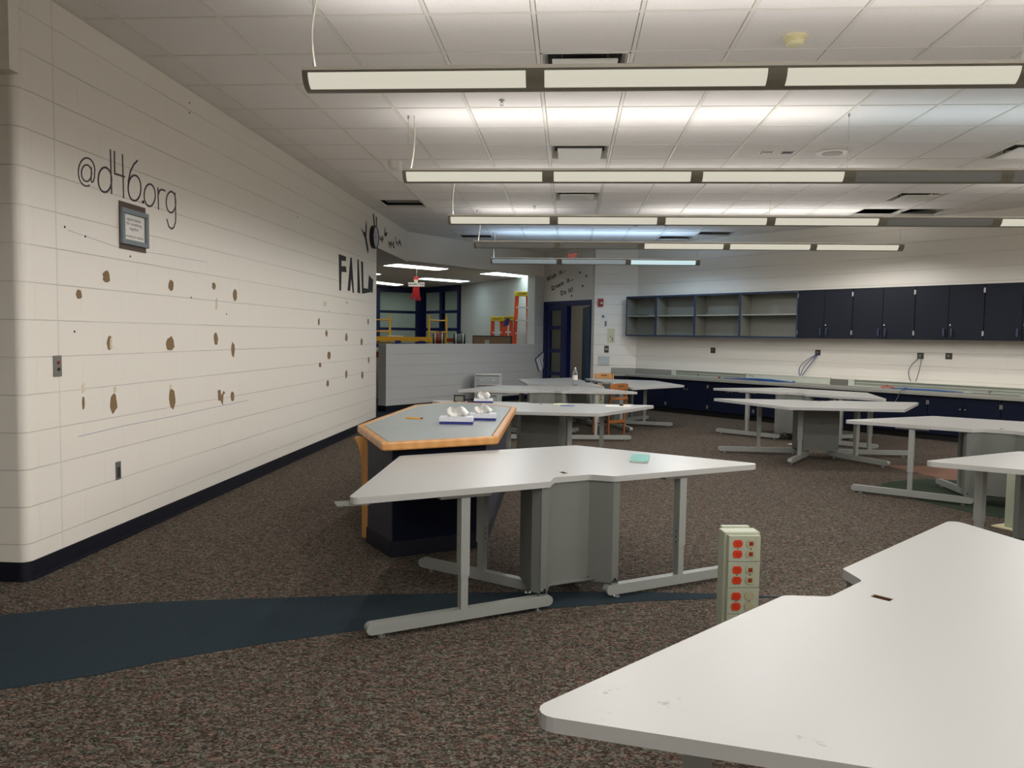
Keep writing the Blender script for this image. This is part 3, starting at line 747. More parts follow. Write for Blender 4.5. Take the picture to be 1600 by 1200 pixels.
GLUE = [(4.447, 1.58, 0.027, 0.03), (4.727, 1.703, 0.037, 0.038), (5.525, 1.703, 0.037, 0.04), (6.216, 1.742, 0.029, 0.029), (6.62, 1.691, 0.039, 0.047), (4.749, 1.285, 0.028, 0.045), (5.506, 1.278, 0.055, 0.051), (6.242, 1.314, 0.035, 0.053), (6.573, 1.213, 0.032, 0.064), (4.47, 0.934, 0.012, 0.042), (4.78, 0.9, 0.039, 0.06), (5.524, 0.873, 0.042, 0.076), (6.34, 0.819, 0.067, 0.065), (6.553, 0.808, 0.032, 0.042), (9.189, 1.367, 0.037, 0.038), (10.026, 1.32, 0.05, 0.05), (10.785, 1.256, 0.051, 0.049), (9.289, 1.103, 0.063, 0.047), (8.947, 0.999, 0.041, 0.03), (9.239, 0.763, 0.044, 0.039), (10.029, 0.834, 0.044, 0.05), (10.825, 0.786, 0.051, 0.05), (8.901, 1.5, 0.029, 0.041), (11.176, 0.984, 0.036, 0.047), (11.132, 1.541, 0.036, 0.046), (9.139, 1.717, 0.049, 0.034), (10.053, 1.771, 0.037, 0.025)]
for k, (y, z, hw, hh) in enumerate(GLUE):
    b = MB(); nn = 14; pts = []
    for q in range(nn):
        a = 2 * PI * q / nn; rr = 1 + random.uniform(-.16, .16)
        pts.append((y + hw * rr * math.cos(a), z + hh * rr * math.sin(a)))
    if k == 16 - 4 + 0: pts = [(y - hw, z + hh), (y - hw * .3, z + hh), (y - .1 * hw, z + .2 * hh), (y + .6 * hw, z + hh * .8), (y + hw, z + hh * .5), (y + .5 * hw, z + .3 * hh), (y + .3 * hw, z - hh), (y - hw * .2, z - hh * .4), (y - hw * .9, z - hh * .3)]
    wprism(b, pts, XW, XW + .003)
    g = b.build('glue_patch', M['glue'] if k not in (25, 26) else M['tan'], wall_left)
for y, z, hh in ((4.76, 1.29, .04), (4.80, .99, .02), (6.26, 1.60, .05), (4.47, 1.02, .03), (5.50, .96, .02)):
    b = MB(); wprism(b, [(y - .012, z - hh), (y + .014, z - hh * .6), (y + .012, z + hh), (y - .008, z + hh * .7)], XW, XW + .0036); b.build('paint_chip', M['tan'], wall_left)
for y, z in ((5.835, 3.10), (5.834, 3.026), (4.33, 1.96), (4.52, 1.93), (5.0, 1.86), (5.83, 1.63), (6.45, 1.52), (9.3, 1.64), (10.1, 1.63), (4.40, 1.36), (8.2, 2.6), (8.2, 2.9)):
    b = MB(); b.lathe([(.007, 0), (.007, .002)], 8, T=basis((XW, y, z), (0, 1, 0), (0, 0, 1))); b.build('nail_hole', M['black'], wall_left)
b = MB(); ribbon(b, [(4.42, .735), (4.9, .745), (5.6, .742), (6.2, .748), (6.9, .75)], .0018, XW, XW + .0008); b.build('pencil_line', M['scribe'], wall_left)
b = MB(); ribbon(b, [(4.36, 1.945), (4.9, 1.90), (5.4, 1.915), (6.1, 1.925)], .0012, XW, XW + .0008); b.build('pencil_line', M['scribe'], wall_left)

t = thing('switch_plate', 'steel wall plate with red and black buttons on the left wall near the corner', 'wall switch', (XW, 4.237, 1.163))
b = MB(); b.box(0, .006, -.035, .035, -.06, .06); b.build('plate', M['plate'], t, .002)
b = MB(); b.lathe([(.009, .006), (.009, .012)], 14, T=basis((0, .005, .02), (0, 1, 0), (0, 0, 1))); b.build('button', M['red'], t)
b = MB(); b.lathe([(.009, .006), (.009, .012)], 14, T=basis((0, .005, -.018), (0, 1, 0), (0, 0, 1))); b.build('button', M['black'], t)
t = thing('wall_outlet', 'narrow steel outlet low on the left wall above the baseboard', 'outlet', (XW, 4.82, .462))
b = MB(); b.box(0, .004, -.03, .03, -.06, .06); b.build('plate', M['steel'], t, .002)
b = MB(); b.box(.004, .008, -.013, .013, -.045, .025); b.build('slot', M['plate_d'], t)

FAIL = [[[9.685,2.363],[10.003,2.362],[9.991,2.306],[9.796,2.294],[9.797,2.222],[9.991,2.237],[10.028,2.165],[9.802,2.153],[9.784,1.914],[9.71,1.911]],[[10.213,2.376],[10.264,2.376],[10.384,1.915],[10.319,1.919],[10.246,2.108],[10.191,1.933],[10.079,1.93]],[[10.552,2.385],[10.607,2.383],[10.699,1.929],[10.557,1.932]],[[10.739,2.374],[10.835,2.375],[10.868,2.013],[11.14,2.018],[11.293,1.978],[10.792,1.928]],[[11.168,2.212],[11.409,2.164],[11.377,1.97],[11.302,1.984],[11.125,2.025]],[[10.73,2.83],[10.916,2.787],[10.966,2.818],[10.987,2.976],[11.035,2.899],[11.014,2.74],[11.134,2.579],[11.106,2.521],[11.071,2.542],[10.94,2.713]],[[11.378,3.13],[11.436,3.132],[11.52,2.929],[11.457,2.93]],[[11.563,3.114],[11.628,3.115],[11.632,2.919],[11.577,2.937]]]
fn = ['letter_f', 'letter_a', 'letter_i', 'letter_l', 'loose_letter_piece', 'letter_y', 'letter_u_left_stroke', 'letter_u_right_stroke']
fl = ['big black paper letter F, leftmost letter at the far end of the left wall', 'big black paper letter A between the F and the I', 'big black paper letter I beside the L',
      'big black paper letter L with its foot peeling, last letter of FAIL', 'torn black paper square hanging loose at the foot of the L', 'black paper letter Y left of the wall clock',
      'left black paper stroke of the letter right of the clock', 'right black paper stroke of the letter at the wall end']
for k, pl in enumerate(FAIL):
    cy = sum(p[0] for p in pl) / len(pl); cz = sum(p[1] for p in pl) / len(pl)
    pl = [(min(p[0], 11.62) - cy, p[1] - cz) for p in pl]
    b = MB(); wprism(b, pl, 0.001, .004)
    o = b.build(fn[k], M['ink']); o.location = (XW, cy, cz); tag(o, fl[k], 'paper letter', 'black paper letters')
t = thing('wall_clock', 'round black rimmed wall clock between the letters at the far wall end', 'clock', (XW, 11.36, 2.785))
TT = basis((0, 0, 0), (0, 1, 0), (0, 0, 1))
b = MB(); b.lathe([(.165, 0), (.168, .055), (.155, .062), (.150, .05)], 40, T=TT); b.build('rim', M['black'], t)
b = MB(); b.lathe([(.149, .04), (.149, .051)], 40, T=TT); b.build('face', M['clockface'], t)
b = MB(); b.box(.0515, .053, -.004, .004, -.02, .08); b.box(.0515, .053, -.06, .02, -.004, .004); b.build('hands', M['black'], t)
SCRIB = [[[11.81,2.853],[11.838,2.798],[11.919,2.854],[11.948,2.776],[12.001,2.88],[12.024,2.821]],[[12.138,3.02],[12.167,2.991]],[[12.111,2.977],[12.127,2.906],[12.196,2.968],[12.184,2.903],[12.283,2.966],[12.226,2.939]],[[12.403,2.84],[12.464,2.773],[12.508,2.819]],[[12.433,2.823],[12.508,2.839]],[[12.54,2.757],[12.598,2.87],[12.63,2.805]],[[12.676,2.817],[12.752,2.882],[12.786,2.795],[12.723,2.795]],[[12.861,2.965],[12.893,2.948]],[[12.926,2.917],[12.992,2.868],[13.023,2.914]],[[13.09,2.858],[13.187,2.963],[13.222,2.931],[13.139,2.907]],[[13.255,2.942],[13.324,2.892],[13.273,2.901]]]
words = [(0, 1), (1, 3), (3, 7), (7, 11)]
wl = ['small black lettering word nearest the clock, on the header', 'small black lettering word set highest on the header', 'small black lettering word in the lower row of the header', 'small black lettering word farthest right on the header']
for k, (a, c) in enumerate(words):
    sub = SCRIB[a:c]; al = [p for s_ in sub for p in s_]
    cy = sum(p[0] for p in al) / len(al); cz = sum(p[1] for p in al) / len(al)
    b = MB()
    for s_ in sub: ribbon(b, [(p[0] - cy, p[1] - cz) for p in s_], .013, 0, .003)
    o = b.build('header_word', M['ink']); o.location = (XW, cy, cz); tag(o, wl[k], 'lettering', 'small words on the header')
t = thing('notice_sheet', 'pale paper notice taped at the far end of the left wall', 'notice', (XW, 11.47, 1.52)); b = MB(); b.box(0, .002, -.09, .09, -.22, .15); b.build('sheet', M['paper'], t)

# ================================================================ DOOR WALL AND FRONT WALL THINGS
# lettering above the door, on the plane of the door wall
def dbasis(tt, z, ang=0.0, o=-0.003):
    x = Vector((ED.x, ED.y, 0)); zz = Vector((0, 0, 1)); a = math.radians(ang)
    return basis(dp(tt, o, z), x * math.cos(a) + zz * math.sin(a), zz * math.cos(a) - x * math.sin(a))
for s_, tt, z, sz, ang, w in (('Wish it...', .52, 2.72, .135, 15, 'slanted black lettering Wish it on the wall above the door'),
                          ('Dream it...', .74, 2.52, .135, 14, 'slanted black lettering Dream it on the wall above the door'), ('Do it!', .90, 2.335, .14, 10, 'slanted black lettering Do it right above the door')):
    t = thing('wall_lettering', w, 'lettering'); t.matrix_world = dbasis(tt, z, ang)
    a_, b_ = s_.split(' '); full = len(s_) * sz * .62
    text_mesh('word', a_, sz, M['ink'], t, Matrix.Translation((-full / 2, 0, 0)), .001, align='LEFT', spacing=1.3, bold=.004)
    text_mesh('word', b_, sz, M['ink'], t, Matrix.Translation((-full / 2 + (len(a_) + .75) * sz * .74, 0, 0)), .001, align='LEFT', spacing=1.3, bold=.004)
for tt, z, w in ((1.32, 2.70, 'right of the word Wish'), (1.54, 2.62, 'farthest right above the door'), (1.42, 2.42, 'lower right above the door'), (.38, 2.40, 'left of Do it'), (1.04, 2.23, 'lowest one, just above the door frame')):
    b = MB(); pts = []
    for k in range(10):
        r_s = .035 if k % 2 == 0 else .015; a = PI/2 + PI * k / 5; pts.append((r_s * math.cos(a), r_s * math.sin(a)))
    b.prism(pts, 0, .002); o = b.build('wall_star', M['ink']); o.matrix_world = dbasis(tt, z); tag(o, 'small black star decal, ' + w, 'decal', 'star decals above the door')
t = thing('exit_sign', 'exit sign with red letters mounted above the door', 'exit sign'); t.matrix_world = dbasis(1.10, 3.03, 0, -.002)
b = MB(); b.box(-.17, .19, -.10, .10, 0, .025); b.build('panel', M['white'], t, .004)
text_mesh('letters', 'EXIT', .19, M['exit_red'], t, basis((-.02, 0, .027), (1, 0, 0), (0, 1, 0)), .001, xs=.78)
b = MB(); b.prism([(.17, -.06), (.19, -.06), (.185, -.02), (.175, -.02)], .0255, .028); b.build('arrow_mark', M['black'], t)

t = thing('fire_alarm', 'red fire alarm with strobe on the wall right of the door', 'fire alarm', (.62, 15.8, 2.07))
b = MB(); b.box(-.055, .055, -.045, 0, -.06, .07); b.prism([(-.05, -.09), (.05, -.09), (.055, -.06), (-.055, -.06)], 0, .04, T=basis((0, 0, 0), (1, 0, 0), (0, 0, 1))); b.build('housing', M['red'], t, .004)
b = MB(); b.box(-.005, .045, -.062, -.0455, -.035, -.005); b.build('strobe', M['white'], t, .004)
t = thing('wall_switch', 'dark switch plate on the wall beside the grey counter end', 'wall switch', (.757, 15.8, 1.13))
b = MB(); b.box(-.045, .045, -.008, 0, -.07, .07); b.build('plate', M['plate_d'], t, .002)
b = MB(); b.box(-.022, -.006, -.02, -.0085, -.012, .012); b.box(.006, .022, -.02, -.0085, -.012, .012); b.build('toggle', M['white'], t)
t = thing('posted_sheet', 'cream printed sheet posted above the dark switch', 'notice', (.84, 15.8, 1.40)); b = MB(); b.box(-.075, .075, -.003, 0, -.145, .145); b.build('sheet', M['cream_paper'], t)
b = MB(); b.box(-.02, .0, -.0036, -.0031, -.03, .0); b.box(.02, .04, -.0036, -.0031, -.11, -.03); b.build('printed_mark', M['grey_ink'], t)
t = thing('taped_sheet', 'faint white sheet with grey print high on the wall under the fire alarm', 'notice', (.69, 15.8, 1.71)); b = MB(); b.box(-.085, .085, -.003, 0, -.15, .15); b.build('sheet', M['white'], t)
b = MB(); b.box(-.04, .01, -.0036, -.0031, .05, .1); b.box(.02, .06, -.0036, -.0031, -.12, -.02); b.build('printed_mark', M['grey_ink'], t)
t = thing('wall_pocket', 'clear plastic wall pocket under the dark switch', 'holder', (.71, 15.8, .90)); b = MB(); b.box(-.11, .11, -.03, 0, -.09, .09); b.build('pocket', M['clearpl'], t, .004)
t = thing('soap_dispenser', 'grey wall dispenser seen through the open doorway', 'dispenser', (0.62, 18.98, 1.26)); 
hd_ = (Vector((3.6, 15.05)) - Vector((-1.4, 21.9))).normalized(); 
import mathutils
px_ = Vector((-1.4, 21.9)) + hd_ * 4.14
t.matrix_world = basis((px_.x, px_.y, 1.23), (hd_.x, hd_.y, 0), (0, 0, 1))
b = MB(); b.box(-.06, .06, -.13, .13, 0, .10); b.build('body', M['plate_d'], t, .015)
b = MB(); b.box(-.02, .04, -.15, -.08, .1005, .13); b.build('lever', M['plate'], t)
# paper pad on the pier
t = thing('hanging_pad', 'tilted pad of white paper hanging on a hook at the half wall end', 'paper pad')
pp = DA + DD * ((DB - DA).length - .17); nrm = Vector((DD.y, -DD.x))
t.matrix_world = basis((pp.x + nrm.x * .012, pp.y + nrm.y * .012, .96), (DD.x, DD.y, 0), (0, 0, 1))
a = math.radians(28); Rz = Matrix.Rotation(a, 4, 'Z')
b = MB(); b.box(-.17, .15, -.34, -.01, 0, .006, T=Rz); b.build('board', M['black'], t)
b = MB(); b.box(-.15, .17, -.335, -.03, .007, .022, T=Rz); b.build('sheets', M['pad'], t)
b = MB(); b.box(-.04, -.02, -.33, -.05, .0222, .0232, T=Rz); b.box(.05, .07, -.33, -.05, .0222, .0232, T=Rz); b.build('fold', M['grey_ink'], t)
b = MB(); b.cyl((0, 0, -.012), (0, 0, .03), .006, 8); b.box(-.03, .03, -.03, .0, .0225, .032, T=Rz); b.build('clip', M['steel'], t)
t = thing('wall_socket', 'small black socket on the half wall beside the plastic drawers', 'outlet')
pp = DA + DD * 1.95
t.matrix_world = basis((pp.x + nrm.x * .0, pp.y + nrm.y * .0, .55), (DD.x, DD.y, 0), (0, 0, 1)); b = MB(); b.box(-.03, .03, -.06, .06, 0, .02); b.build('plate', M['black'], t, .004)

# ================================================================ RIGHT WALL: CABINETS, COUNTER
AR = -PI / 4
def rp(s, d=0.0, z=0.0):      # s along the right wall, d out from it into the room
    p = RA + RD * s + RN * d
    return (p.x, p.y, z)
def rthing(name, label, cat, s, z, group=None): return thing(name, label, cat, rp(s, 0, z), AR, group)
# local frame: x along the wall, -y into the room
ZB, ZT = 1.405, 2.175
edges = [0, .745, 1.63, 2.57, 3.64]
ol = ['open wall shelf unit at the far left end of the row', 'second open wall shelf unit from the left end', 'third open wall shelf unit from the left end', 'open wall shelf unit next to the closed navy doors']
for k in range(4):
    w = edges[k+1] - edges[k]; t = rthing('wall_cabinet', ol[k], 'wall cabinet', edges[k], ZB, 'wall cabinets over the counter')
    H = ZT - ZB; D_ = .33; g = .001
    b = MB()
    b.box(g, .018, -D_ + .003, -.002, 0, H); b.box(w - .018, w - g, -D_ + .003, -.002, 0, H)
    b.box(.018, w - .018, -D_ + .003, -.002, 0, .02); b.box(.018, w - .018, -D_ + .003, -.002, H - .02, H); b.box(.018, w - .018, -.012, -.002, .02, H - .02)
    b.build('carcass', M['cab_in'], t)
    b = MB()
    b.box(g, .020, -D_ - .001, -D_ + .0028, 0, H); b.box(w - .020, w - g, -D_ - .001, -D_ + .0028, 0, H); b.box(.020, w - .020, -D_ - .001, -D_ + .0028, 0, .022); b.box(.020, w - .020, -D_ - .001, -D_ + .0028, H - .03, H)
    if k == 0: b.box(-.003, .0009, -D_, -.002, 0, H)
    b.box(g, w - g, -D_ + .003, -.004, -.004, -.0002)
    b.build('edge_band', M['navy_edge'], t)
    b = MB(); b.box(.019, w - .019, -D_ + .02, -.013, .375, .395); b.build('shelf', M['raceway_in'], t)
    b = MB()
    for x in (w * .38, w * .62): b.box(x - .02, x + .02, -D_ + .01, -D_ + .03, H - .036, H - .0301)
    b.build('catch', M['steel'], t)
t = rthing('shelf_oddment', 'small black cable lying on the shelf of the leftmost open unit', 'cable', .30, ZB + .396)
b = MB(); b.tube([(-.1, -.2, .008), (0, -.22, .01), (.06, -.18, .014), (.12, -.2, .008), (.16, -.21, .008)], .007, 6); b.build('cable', M['black'], t)
px = [3.641, 4.55, 5.465, 6.37, 7.28, 8.19, 9.10]
cl = ['closed navy wall cabinet beside the open shelves', 'second closed navy wall cabinet, above the first blue cables', 'third closed navy wall cabinet, above the right blue cables', 'closed navy wall cabinet cut by the right edge of the picture', 'closed navy wall cabinet beyond the right edge of the picture', 'last closed navy wall cabinet']
for k in range(5):
    w = px[k+1] - px[k]; t = rthing('wall_cabinet', cl[k], 'wall cabinet', px[k], ZB, 'wall cabinets over the counter')
    H = ZT - ZB; D_ = .312
    b = MB(); b.box(.001, w - .001, -D_, -.002, 0, H); b.build('carcass', M['navy'], t)
    for s_ in (0, 1):
        x0, x1 = (.004, w / 2 - .003) if s_ == 0 else (w / 2 + .003, w - .006)
        b = MB(); b.box(x0, x1, -D_ - .021, -D_ - .001, .003, H - .003); dr = b.build('door', M['navy'], t, .0015)
        hx = x1 - .045 if s_ == 0 else x0 + .05
        b = MB(); b.box(hx - .012, hx + .012, -D_ - .05, -D_ - .042, .05, .16); b.box(hx - .008, hx + .008, -D_ - .0425, -D_ - .0212, .055, .07); b.box(hx - .008, hx + .008, -D_ - .0425, -D_ - .0212, .14, .155); b.build('handle', M['navy_edge'], dr, .002)
        if s_ == 1:
            b = MB(); b.cyl((x0 + .025, -D_ - .0212, .21), (x0 + .025, -D_ - .026, .21), .009, 12); b.build('lock', M['white'], dr)
            if True:
                for z in (.06, H - .12):
                    b = MB(); b.box(x1 - .012, x1 + .010, -D_ - .027, -D_ - .0212, z, z + .065); b.build('hinge', M['steel'], dr)
        elif k == 0:
            for z in (.06, H - .12):
                b = MB(); b.box(x0 - .003, x0 + .008, -D_ - .027, -D_ - .0212, z, z + .065); b.build('hinge', M['steel'], dr)

# worktop, L-shaped into the corner
ZW = .665
P2 = lambda s, d: rp(s, d)[:2]
b = MB()
ctop = [(.86, 15.798), (1.349, 15.798), P2(10.5, .002), P2(10.5, .62), (1.093, 15.18), (.86, 15.18)]
b.prism(ctop, ZW - .04, ZW)
t = thing('counter_top', 'long grey laminate counter along the right wall', 'counter', (0, 0, 0))
b.build('worktop', M['counter'], t, .003)
b = MB(); b.box(.86, 1.34, 15.778, 15.798, ZW + .0003, ZW + .095); b.prism([P2(.012, .002), P2(10.5, .002), P2(10.5, .022), P2(.02, .022)], ZW + .0003, ZW + .095); b.build('backsplash', M['counter'], t)
bl = ['navy base cabinet under the counter, %s' % s_ for s_ in ('in the corner near the beech chairs', 'second from the corner', 'third from the corner', 'fourth from the corner, behind the far right tables', 'fifth from the corner', 'sixth from the corner', 'seventh from the corner', 'near the right edge of the picture', 'last one at the right edge')]
for k in range(9):
    s0 = .30 + .915 * k; w = .913
    t = rthing('base_cabinet', bl[k], 'base cabinet', s0, 0, 'base cabinets under the counter')
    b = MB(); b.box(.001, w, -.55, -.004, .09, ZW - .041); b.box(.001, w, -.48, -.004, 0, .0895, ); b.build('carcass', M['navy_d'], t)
    b = MB(); b.box(.001, w, -.487, -.4805, 0, .088); b.build('toe_kick', M['black'], t)
    for s_ in (0, 1):
        x0, x1 = (.004, w / 2 - .002) if s_ == 0 else (w / 2 + .002, w - .003)
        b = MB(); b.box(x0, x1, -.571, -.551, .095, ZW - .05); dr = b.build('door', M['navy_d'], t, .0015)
        hx = x1 - .03 if s_ == 0 else x0 + .03
        b = MB(); b.cyl((hx, -.5715, .46), (hx, -.595, .46), .010, 10); b.build('knob', M['plate'], dr)
        for z in (.14, .50):
            b = MB(); hx = x0 + .006 if s_ == 0 else x1 - .006; b.box(hx - .009, hx + .009, -.577, -.5715, z, z + .06); b.build('hinge', M['plate'], dr)
t = thing('base_cabinet', 'small filler cabinet under the left end of the grey counter', 'base cabinet', (.88, 15.25, 0)); b = MB(); b.box(0, .22, 0, .54, 0, ZW - .041); b.build('carcass', M['navy_d'], t)
b = MB(); b.box(.01, .21, -.018, -.001, .09, ZW - .05); b.build('door', M['navy_d'], t)

# wiremould raceways on the counter
def raceway(s0, s1, open_, label):
    t = rthing('wire_raceway', label, 'cable raceway', s0, ZW, 'raceways on the counter'); L = s1 - s0; y1 = -.024; y0 = -.075
    b = MB()
    if open_:
        b.box(0, L, y0 + .03, y1, .0005, .105); b.box(0, L, y0, y0 + .0295, .0005, .012); b.box(0, L, y0 + .012, y0 + .0295, .052, .060); b.box(0, L, y0, y0 + .0295, .096, .105); b.build('channel', M['raceway'], t)
        b = MB(); b.box(0.0, L, y0 + .026, y0 + .0298, .062, .094); b.box(0, L, y0 + .026, y0 + .0298, .014, .050); b.build('inner_face', M['raceway_in'], t)
        b = MB(); b.box(-.001, .10, y0 - .002, y1, .0005, .107); b.build('end_cap', M['raceway'], t)
        for k in range(int(L / 1.4)):
            x = .6 + 1.4 * k; b = MB(); b.box(x - .012, x + .012, y0 + .004, y0 + .0255, .02, .045); b.build('clip', M['plate'], t)
    else:
        b.box(0, L, y0, y1, .0005, .107); b.box(0, L, y0 - .006, y0, .10, .110); b.build('cover', M['raceway'], t)
    return t
raceway(.95, 2.57, True, 'open raceway with exposed channel at the left end of the grey counter')
r2 = raceway(2.5705, 4.10, False, 'covered raceway section on the counter with scribbled mark at its left end')
b = MB(); b.tube([(.06, -.0765, .085), (.08, -.0765, .09), (.07, -.0765, .06), (.10, -.0765, .08), (.12, -.0765, .085), (.12, -.0765, .05), (.15, -.0765, .08)], .003, 5); b.build('pen_mark', M['black'], r2)
raceway(4.40, 10.3, True, 'long open raceway on the right part of the grey counter')
t = rthing('raceway_box', 'bare grey box in the gap between the raceways', 'electrical box', 4.11, ZW); b = MB(); b.box(0, .27, -.06, -.024, .0005, .09); b.build('body', M['plate'], t)
# wall boxes and cables
for s_, z, w, sz in ((1.82, 1.16, 'open wall box under the shelf units, no cables', .05), (3.84, 1.172, 'left wall box with violet-blue cables hanging out', .045), (5.44, 1.166, 'wall box with grey-blue cables hanging out', .045), (5.83, 1.172, 'broken wall box right of the hanging grey cables', .045)):
    t = rthing('wall_box', w, 'electrical box', s_, z, 'electrical boxes above the counter')
    b = MB()
    for a0, a1, c0, c1 in ((-sz, sz, sz - .008, sz), (-sz, sz, -sz, -sz + .008), (-sz, -sz + .008, -sz + .008, sz - .008), (sz - .008, sz, -sz + .008, sz - .008)): b.box(a0, a1, -.006, 0, c0, c1)
    b.build('rim', M['plate_d'], t)
    b = MB(); b.box(-sz + .008, sz - .008, -.003, 0, -sz + .008, sz - .008); b.build('cavity', M['plate_d'], t)
    b = MB(); b.box(-.02, .012, -.012, -.0032, -.012, .02); b.build('terminal', M['plate'], t)
def cable(label, pts, r, mt, group=None):
    b = MB()
    b.tube(pts, r, 6); o = b.build('cable', M[mt]); tag(o, label, 'cable', group); return o
def cr(p0, p1, sag, bow, n=12):
    out = []
    for k in range(n + 1):
        u = k / n; s_ = p0[0] + (p1[0] - p0[0]) * u; z = p0[2] + (p1[2] - p0[2]) * u; d = p0[1] + (p1[1] - p0[1]) * u + bow * math.sin(PI * u)
        out.append(rp(s_ + sag * math.sin(PI * u), d, z))
    return out
cable('leftmost violet-blue cable hanging from the left wall box, curved most', cr((3.84, .008, 1.15), (3.56, .05, .784), -.10, .04), .006, 'violet_cable')
cable('middle violet-blue cable hanging from the left wall box', cr((3.845, .012, 1.15), (3.58, .06, .784), -.03, .05), .006, 'violet_cable')
cable('rightmost violet-blue cable hanging from the left wall box, nearly straight', cr((3.85, .008, 1.15), (3.60, .05, .784), .02, .04), .006, 'violet_cable')
cable('grey cable bowing left from the wall box in the middle of the counter', cr((5.44, .008, 1.15), (5.335, .05, .785), -.07, .04), .006, 'grey_cable')
cable('pale blue cable hanging right beside the bowed grey one', cr((5.46, .008, 1.15), (5.41, .05, .785), .03, .05), .006, 'grey_cable')
random.seed(3)
for k in range(6):
    s0 = 2.15 + .12 * k + random.uniform(0, .1); s1 = 3.45 + random.uniform(-.3, .05); ph = random.uniform(0, 6)
    cable('one of the bright blue cables of the bundle on the counter before the covered raceway', [rp(s0 + (s1 - s0) * q / 14, .15 + .012 * k + .022 * math.sin(ph + q * .7), ZW + .009 + .012 * (k % 3) * math.sin(PI * q / 14)) for q in range(15)], .0065, 'blue_cable', 'blue cable bundle')
for k in range(4):
    s0 = 5.1 + .06 * k; s1 = 6.1 - .1 * k; ph = random.uniform(0, 6)
    cable('one of the blue cables lying before the long open raceway', [rp(s0 + (s1 - s0) * q / 14, .16 + .014 * k + .02 * math.sin(ph + q * .7), ZW + .009 + .008 * (k % 2) * math.sin(PI * q / 14)) for q in range(15)], .006, 'blue_cable', 'blue cables on the right')
for s_, w, mt in ((3.5, 'blue plug at the right end of the blue cable bundle', 'blue_cable'), (2.45, 'dark red plug on the left of the blue cable bundle', 'red'), (2.05, 'red plug lying left of the blue cable bundle', 'jack'), (5.3, 'dark blue plug on the long open raceway', 'violet_cable'), (6.95, 'red plug on the long open raceway near the right edge', 'red')):
    b = MB(); b.box(-.02, .02, -.015, .015, 0, .024); o = b.build('cable_plug', M[mt]); o.location = rp(s_, .12, ZW + .001); o.rotation_euler = (0, 0, AR + .3); tag(o, w, 'plug')
cable('orange cable loop on the counter near the dark blue plug', [rp(5.05 + .1 * math.cos(a), .16 + .03 * math.sin(a), ZW + .02 + .01 * math.sin(2 * a)) for a in [k * .55 for k in range(12)]], .005, 'red_sock')
cable('grey-blue cable dangling over the counter front edge', [rp(5.42, .40, ZW + .007), rp(5.43, .60, ZW + .007), rp(5.43, .628, ZW - .01), rp(5.41, .632, ZW - .08), rp(5.37, .635, ZW - .16)], .005, 'grey_cable')
cable('thin grey cable lying by the red plug at the right', [rp(6.2 + .06 * q, .14 + .015 * math.sin(q), ZW + .007) for q in range(11)], .004, 'grey_cable')

# ================================================================ TABLES
def rounded(poly, rads, n=5):
    out = []; L = len(poly)
    for i in range(L):
        p0, p, p1 = Vector(poly[i-1]), Vector(poly[i]), Vector(poly[(i+1) % L]); r = rads[i]
        d0 = (p0 - p).normalized(); d1 = (p1 - p).normalized(); ang = d0.angle(d1); tl = min(r / math.tan(ang / 2), .45 * min((p0-p).length, (p1-p).length)); r = tl * math.tan(ang / 2)
        c = p + (d0 + d1).normalized() * (r / math.sin(ang / 2)); a = p + d0 * tl; e = p + d1 * tl
        va = a - c; ve = e - c; th = va.angle_signed(ve) if False else math.atan2(va.x*ve.y - va.y*ve.x, va.dot(ve))
        for k in range(n + 1):
            q = th * k / n; out.append((c.x + va.x*math.cos(q) - va.y*math.sin(q), c.y + va.x*math.sin(q) + va.y*math.cos(q)))
    return out
TS = 1.22; TZ = .655; TH = .030
top_poly = rounded([(-TS, 0), (-.195, 0), (-.118, .093), (.100, .093), (.188, 0), (TS, 0), (TS/2, TS*.866), (-TS/2, TS*.866)], [.035, .02, .03, .05, .05, .035, .05, .05])
slot = [(-.017, .168), (.013, .168), (.013, .222), (-.017, .222)]
